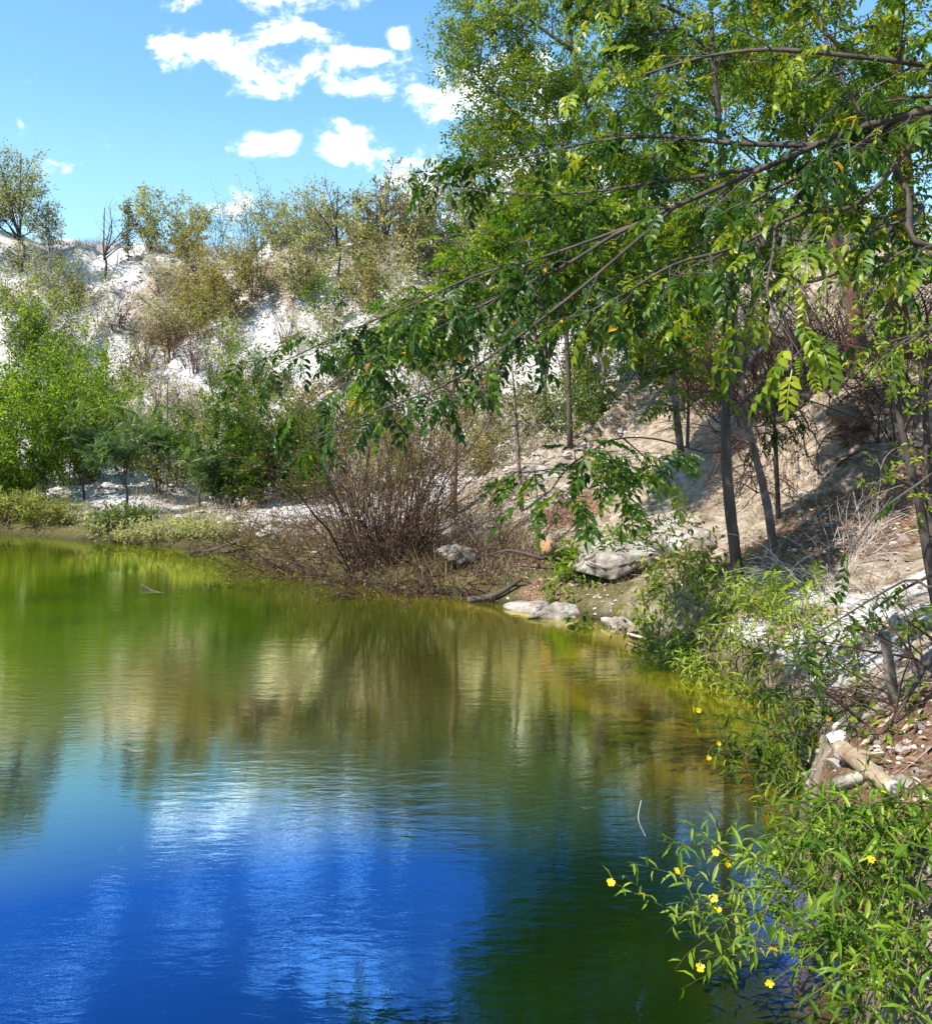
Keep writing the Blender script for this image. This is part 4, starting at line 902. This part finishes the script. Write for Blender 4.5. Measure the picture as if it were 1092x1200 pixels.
rock('low pale rock at the waterline right of the driftwood', h(625, 10.3, -.02), (.7, .5, .25), 4, M['rock'], 2.2)
rock('grey boulder in the ledge behind the slab rock', hit(777,650)+(0,.15,.05), (.65, .6, .5), 5, M['rock'], .4, boxy=.5, rough=.2)
rock('grey boulder at the left end of the ledge behind the slab rock', hit(742,645)+(0,.15,.03), (.5, .5, .4), 6, M['rock'], 1.0)
rock('broad pale boulder in the ledge next to the forked tree', hit(815,655)+(0,.2,.06), (.8, .6, .55), 7, M['rock'], 2.0, boxy=.5, rough=.2)
rock('orange-brown stone at the dark waterline below the slab rock', h(745, 9.0, .05), (.28, .25, .22), 8, M['rockbrown'], .2)
rock('rounded earthy boulder bulging from the bluff beside the sapling', hit(1022,480)+(0,.25,-.1), (1.1, 1.0, .6), 9, M['rockbrown'], .4)
rock('brown earth lump at the foot of the slender sapling', hit(1075,655)+(0,.05,-.03), (.3, .3, .2), 11, M['rockbrown'], 1.4)
rock('pale grey rock on the bank right of the post', P(1098,790,4.6), (.26, .26, .3), 12, M['rock'], .7)
rock('pale stone beside the butt of the broken log', hit(1056,922), (.16, .16, .13), 13, M['rock'], .9)
rock('grey rock face half buried in the slope under the thin sapling', hit(665,560)+(0,.3,-.15), (2.4, 1.8, .9), 14, M['rock'], .3, (.35, -.1), rough=.15)
rock('small grey outcrop low on the slope beside the tall thicket', h(540, 11.9, .1), (.8, .7, .45), 15, M['rock'], .9)
st0 = rock('small half-buried stone on the near bank', hit(935,720)+(0,0,-.01), (.12,.1,.08), 16, M['rock'], boxy=.6, name='bank_stone', cat='stone', group='half-buried stones on the near bank')
rg = np.random.default_rng(9)
for (u, v) in ((905,735),(960,690),(1010,690),(1055,735),(1075,720),(890,670),(940,600),(985,575),(1030,560),(1080,850),(1060,880),(1075,905),(1030,870),(905,590),(780,690),(700,700),(1000,660)):
    o = st0.copy(); COL.objects.link(o); o.location = tuple(hit(u, v) + (0, 0, -.01)); o.rotation_euler = (rg.normal() * .3, rg.normal() * .3, rg.uniform(0, 6)); o.scale = (rg.uniform(.6, 1.7),) * 3
def log(name, label, pts, r0, r1, mat_, seed, cat='log', sides=12, cut=None, rough=.06, snags=0, tip=True):
    rng = np.random.default_rng(seed); base = np.asarray(pts[0], float); b = MB()
    pth = smooth_path(pts, 6) - base; b.tube(pth, np.linspace(r0, r1, len(pth)) * (1 + .06 * rng.normal(size=len(pth))), sides, True, rough=rough, rng=rng)
    t = thing(name, label, cat, base)
    b.build('shaft', mat_, t)
    for i in range(snags):
        s = MB(); p, d = at(pth, rng.uniform(.2, .95)); r = r0 * .4
        twig(s, None, p, unit(d * .6 + rng.normal(size=3) * .7 + np.array([0, 0, .2])), np.linalg.norm(pth[-1]) * rng.uniform(.15, .4), r, rng, .1, .2, 5, 0, 1, 5)
        s.build('branch', mat_, t)
    if cut is not None:
        c = MB(); d = unit(pth[0] - pth[1]); rr = r0 * .96
        c.tube([d * .002 - d * .03, d * .004, d * .008], [rr, rr * .97, rr * .8], sides, True); c.build('cut_end', cut, t)
    return t
log('sawn_log', 'short sawn log with an orange cut end lying above the driftwood', [P(638,640,10.9), P(660,648,11.1), P(690,655,11.5)], .10, .095, M['barktan'], 1, cut=M['cut'])
log('driftwood', 'dark wet driftwood lying half in the water under the sawn log', [h(548, 10.75, .02), h(580, 10.7, .07), h(612, 10.7, .10)], .045, .02, M['barkdark'], 2, snags=3)
log('fallen_branch', 'dark fallen branch lying against the sawn log', [P(690,662,10.9), P(640,655,11), P(595,645,11.2), P(565,655,11.4)], .035, .008, M['barkdark'], 3, snags=4, sides=7, cat='branch')
log('dead_branch', 'dead branch dipping into the water from the far shore', [h(285, 14.6, .25), P(250,644,15), P(228,648,15.0), P(210,655,14.8)], .035, .01, M['barkdark'], 4, snags=4, sides=6, cat='branch')
log('stick', 'thin dark stick poking up out of the open water', [np.array([-3.05, 11.0, -.05]), P(188,695,11.4), P(166,685,11.7)], .022, .01, M['barkdark'], 5, 'stick', 6, snags=1)
log('wooden_post', 'weathered broken-off wooden post standing upright on the bank', (lambda Y: [P(1050,835,Y), P(1043,790,Y), P(1037,750,Y), P(1035,738,Y)])(hit(1043,826)[1]), .028, .024, M['drift'], 6, 'post', 10, rough=.10)
log('broken_log', 'bleached splintered broken log lying on the bank above the flowering plants', (lambda p_, q_: [p_, p_*.66+q_*.34+(0,0,.01), p_*.3+q_*.7, q_])(hit(978,900)+(0,-.06,.11), hit(1044,940)+(0,-.04,.06)), .046, .034, M['wood'], 7, sides=16, rough=.13, snags=1)
log('bleached_root', 'short bleached root end beneath the broken log', [hit(972,926)+(0,-.05,.04), hit(993,922)+(0,-.05,.05), hit(1012,912)+(0,-.03,.03)], .03, .024, M['drift'], 8, cat='root', rough=.09)
log('reed', 'thin pale bent reed rising from the water beside the flowering plant', [P(757,982,3.75), P(748,960,3.75), P(751,938,3.78)], .0035, .002, M['twigpale'], 9, 'reed', 4, rough=0)
log('pale_stick', 'pale stick lying along the dark waterline below the narrow-leaved weeds', [h(735, 8.85, .04), h(765, 8.5, .05), h(795, 8.2, .05)], .015, .01, M['twigpale'], 10, 'stick', 6)
log('fallen_branch', 'thin dark branch lying across the white scree from the bank', [P(1095,672,5.6), P(1060,690,5.6), P(1022,715,5.7)], .012, .005, M['barkdark'], 11, snags=2, sides=5, cat='branch')
log('fallen_branch', 'thin pale branch lying across the leaf litter toward the scree', [hit(905,700)+(0,0,.02), hit(935,668)+(0,0,.06), hit(990,640)+(0,0,.05), hit(1060,612)+(0,0,.08)], .009, .004, M['twigpale'], 12, snags=4, sides=5, cat='branch')
log('fallen_branch', 'dark thin branch slanting down the bank from the post foot', [P(1092,770,4.3), P(1040,850,4.3), P(985,905,4.3)], .012, .006, M['barkdark'], 13, snags=3, sides=5, cat='branch')

# ------------------------------------------------------------------ uncountable ground cover
rng = np.random.default_rng(77)
def scatter(us, vs, n):
    out = []
    u = rng.uniform(*us, n); v = rng.uniform(*vs, n)
    for a, b in zip(u, v): out.append(hit(a, b, 2.2))
    return np.array(out)
def cells(pts, nrm_j=.5):
    D = rng.normal(size=pts.shape); D[:, 2] *= .35; U = np.array([0, 0, 1.]) + rng.normal(size=pts.shape) * nrm_j
    return D, U
def field(xr, yr, n, dmin, dmax, dens=None):
    x = rng.uniform(*xr, n); y = rng.uniform(*yr, n); d, s = shore_dist(x, y)
    k = (d > dmin) & (d < dmax)
    if dens is not None: k &= dens(x, y, d, s)
    x, y = x[k], y[k]; return np.stack([x, y, height(x, y)], 1)
# fallen leaves on the right bank
lit_c = [(hit(u, v), r) for (u, v, r) in ((1000,612,.9),(940,630,.6),(1060,590,.7),(640,690,.4),(600,660,.6),(670,600,.6),(1075,860,.5),(1040,950,.5),(880,650,.5))]
def near_litter(x, y, d, s):
    m = np.zeros(len(x))
    for c_, r in lit_c: m = np.maximum(m, 1 - np.sqrt((x - c_[0])**2 + (y - c_[1])**2) / (r * 1.5))
    return rng.random(len(x)) < np.clip(m, .02, 1)
pts = field((-1, 6), (2.5, 15), 60000, .3, 6, near_litter); pts[:, 2] += .010
b = MB(); D, U = cells(pts, .55); place(b, T_BROAD, pts, D, U, rng.uniform(.3, .8, len(pts)), np.clip(rng.normal(.5, .25, len(pts)), 0, .9), rng, .08, .1)
tag(b.build('leaf_litter', M['litter'], None, False), 'red-brown fallen leaves strewn over the shaded bank', 'leaf litter', kind='stuff')
# stones
def octa():
    t = Tmpl(); v = np.array([(1,0,0),(0,1,0),(-1,0,0),(0,-1,0),(.1,0,.6),(0,.1,-.6),(.7,.7,.2),(-.7,.6,.15),(-.6,-.75,.2),(.7,-.6,.1)]) * tr.uniform(.75, 1.2, (10, 3))
    f = [(0,6,4),(6,1,4),(1,7,4),(7,2,4),(2,8,4),(8,3,4),(3,9,4),(9,0,4),(6,0,5),(1,6,5),(7,1,5),(2,7,5),(8,2,5),(3,8,5),(9,3,5),(0,9,5)]
    t.add(v, [np.array(f)]); return t.done()
T_STONE = [octa() for _ in range(6)]
p1 = field((.3, 5), (2.5, 12), 9000, .05, 5); p2 = field((-12, 3), (13, 36), 30000, .4, 18)
b = MB(); D, U = cells(p1, .3); place(b, T_STONE, p1, D, U, .009 * np.exp(rng.normal(0, .65, len(p1))), np.clip(rng.normal(.3, .2, len(p1)), 0, .9), rng)
D, U = cells(p2, .3); place(b, T_STONE, p2, D, U, .020 * np.exp(rng.normal(0, .7, len(p2))), np.clip(rng.normal(.55, .2, len(p2)), 0, .9), rng)
tag(b.build('stones', M['stone'], None, False), 'loose pale stones and clods over the whole bank', 'stones', kind='stuff')
# dry grass and stalks
blade = Tmpl(); blade.add(np.array([(-.012,0,0),(.012,0,0),(-.009,.45,.0),(.009,.45,.0),(0,1,-.22)]), [np.array([[2,3,4]]), np.array([[0,1,3,2]])]); blade.done()
def tufts(mb, c, nb, size, tone, sp):
    p = np.repeat(c, nb, 0) + rng.normal(size=(len(c) * nb, 3)) * np.array([sp, sp, 0]); D = rng.normal(size=p.shape) * .5; D[:, 2] = 1
    U = rng.normal(size=p.shape); U[:, 2] = .2
    place(mb, [blade], p, D, U, size * rng.uniform(.5, 1.2, len(p)), np.clip(rng.normal(tone, .2, len(p)), .02, .9), rng)
b = MB()
tufts(b, field((-14, 2), (11, 34), 9000, .15, 17, lambda x, y, d, s: fbm(x * .6, y * .6, 3) + .45 * (d < 1.6) + .25*(d>11) > .12), 7, .34, .5, .08)
tufts(b, field((.2, 5), (3, 12), 1500, .12, 4, lambda x, y, d, s: fbm(x * 1.5, y * 1.5, 3) > .05), 6, .18, .45, .03)
tag(b.build('dry_grass', M['straw'], None, False), 'straw-coloured dry grass tufts over the slopes', 'grass', kind='stuff')
b = MB()
tufts(b, field((-14, 1.5), (9.6, 19.5), 5000, .02, 1.6, lambda x, y, d, s: fbm(x * .9 + 4, y * .9, 3) > .12), 8, .26, .45, .07)
tag(b.build('shore_grass', M['olive'], None, False), 'olive green grass along the shoreline', 'grass', kind='stuff')
b = MB()
for p_ in field((.2, 5.5), (3, 13), 420, .1, 5):
    twig(b, None, p_ + (0, 0, .015), unit(np.array([rng.normal(), rng.normal(), rng.uniform(-.1, .35)])), rng.uniform(.15, .6), rng.uniform(.002, .005), rng, .1, .15, 5, 0, 1, 3)
tag(b.build('fallen_twigs', M['twigpale'], None), 'thin fallen twigs scattered over the near bank', 'twigs', kind='stuff')
print('cover', time.time() - T0)

# ------------------------------------------------------------------ sky, sun, camera
SUN = unit(np.array([-.56, -.36, .745]))
w = bpy.data.worlds.new('World'); scene.world = w; w.use_nodes = True
q = NT.__new__(NT); q.t = w.node_tree; q.t.nodes.clear(); q.out = q.t.nodes.new('ShaderNodeOutputWorld')
sky = q.n('ShaderNodeTexSky', sky_type='NISHITA', sun_disc=False)
sky.sun_elevation = math.asin(SUN[2]); sky.sun_rotation = math.atan2(SUN[0], SUN[1]); sky.altitude = 200; sky.dust_density = .3; sky.ozone_density = 3.0; sky.air_density = 1.0
SKY = .11
hs = q.n('ShaderNodeHueSaturation', {'Hue': .487, 'Saturation': 1.12, 'Value': 1.32, 'Color': sky.outputs[0]})
gm = hs
d = q.n('ShaderNodeTexCoord').outputs['Generated']
sx = q.n('ShaderNodeSeparateXYZ', {0: d})
yy = q.math('MAXIMUM', sx.outputs[1], .05)
cv = q.n('ShaderNodeCombineXYZ', {0: q.math('DIVIDE', sx.outputs[0], yy), 1: q.math('DIVIDE', sx.outputs[2], yy), 2: 0.0}).outputs[0]
nz = q.noise(q.n('ShaderNodeMapping', {'Vector': cv, 'Scale': (1, 1.5, 1)}).outputs[0], 13, 9, .62, .5); nz2 = q.noise(cv, 45, 6, .65)
CLOUDS = [(262,58,62,34),(310,82,62,30),(365,62,38,30),(330,40,45,22),(280,8,50,20),(340,-8,70,22),(215,3,32,12),(435,66,28,12),(468,44,18,14),(440,106,50,18),(492,96,56,32),(540,112,48,24),(560,122,40,14),
          (300,168,26,16),(332,166,20,13),(415,165,38,28),(60,205,22,18),(268,236,26,18),(515,212,60,28),(600,230,110,60),(640,110,60,50),(930,290,120,60),(700,250,90,50),(200,-60,90,26),(420,-120,120,40),(700,-200,160,60),(60,-140,70,24),(-250,60,160,50),(1400,100,200,80)]
acc = None
for (u, v, a_, b_) in CLOUDS:
    s1 = q.n('ShaderNodeVectorMath', {0: cv, 1: ((u - CX) / F, (HORIZON - v) / F, 0)}, operation='SUBTRACT').outputs[0]
    s2 = q.n('ShaderNodeVectorMath', {0: s1, 1: (F / a_, F / b_, 0)}, operation='MULTIPLY').outputs[0]
    s3 = q.n('ShaderNodeVectorMath', {0: s2, 1: s2}, operation='DOT_PRODUCT').outputs['Value']
    k = q.math('SUBTRACT', 1.0, s3)
    acc = k if acc is None else q.math('MAXIMUM', acc, k)
acc = q.math('SUBTRACT', q.math('MAXIMUM', acc, -1.6), .12)
fld = q.math('ADD', acc, q.math('ADD', q.math('MULTIPLY', q.math('SUBTRACT', nz, .5), 8.5), q.math('MULTIPLY', q.math('SUBTRACT', nz2, .5), 1.6)))
msk = q.ramp(q.math('MULTIPLY', q.math('ADD', fld, .55), .42), [(.0, (0,0,0)), (.14, (.03,.03,.03)), (.30, (.13,.13,.13)), (.55, (.45,.45,.45)), (1, (1,1,1))])
msk = q.math('MULTIPLY', msk, q.math('GREATER_THAN', sx.outputs[1], .08))
# pale air low over the horizon belongs to the sky itself
lowf = q.ramp(sx.outputs[2], [(.05, (.75,)*3), (.34, (0,)*3)])
base = q.mix(lowf, gm.outputs[0], (.30/SKY, .50/SKY, .60/SKY))
shade = q.ramp(q.math('ADD', nz2, q.math('MULTIPLY', q.math('SUBTRACT', nz, .5), .8)), [(.34, (.46/SKY, .49/SKY, .54/SKY)), (.6, (1.7/SKY, 1.72/SKY, 1.76/SKY))])
colr = q.mix(msk, base, shade)
bg = q.n('ShaderNodeBackground', {'Color': colr, 'Strength': SKY})
q.t.links.new(bg.outputs[0], q.out.inputs['Surface'])

sl = bpy.data.lights.new('sun', 'SUN'); sl.energy = 4.6; sl.angle = math.radians(.53); sl.color = (1, .95, .86)
so = bpy.data.objects.new('sun', sl); COL.objects.link(so); so.location = (-20, -10, 40)
so.rotation_euler = Vector(tuple(-SUN)).to_track_quat('-Z', 'Y').to_euler()

cd = bpy.data.cameras.new('camera'); cam = bpy.data.objects.new('camera', cd); COL.objects.link(cam)
cam.location = (0, 0, EYE); cam.rotation_euler = (math.radians(90), 0, 0)
cd.sensor_fit = 'VERTICAL'; cd.sensor_height = 24; cd.lens = F / 1200 * 24; cd.shift_y = -(600 - HORIZON) / 1200
cd.clip_start = .05; cd.clip_end = 3000
scene.camera = cam
scene.view_settings.view_transform = 'Standard'; scene.view_settings.look = 'None'; scene.view_settings.gamma = 1
scene.view_settings.exposure = 1.05
scene.render.engine = 'CYCLES'
scene.cycles.max_bounces = 8; scene.cycles.transmission_bounces = 6; scene.cycles.diffuse_bounces = 3; scene.cycles.glossy_bounces = 3
scene.cycles.caustics_reflective = False; scene.cycles.caustics_refractive = False
scene.cycles.use_denoising = True
print('total', time.time() - T0, sum(len(o.data.polygons) for o in scene.objects if o.type == 'MESH'))
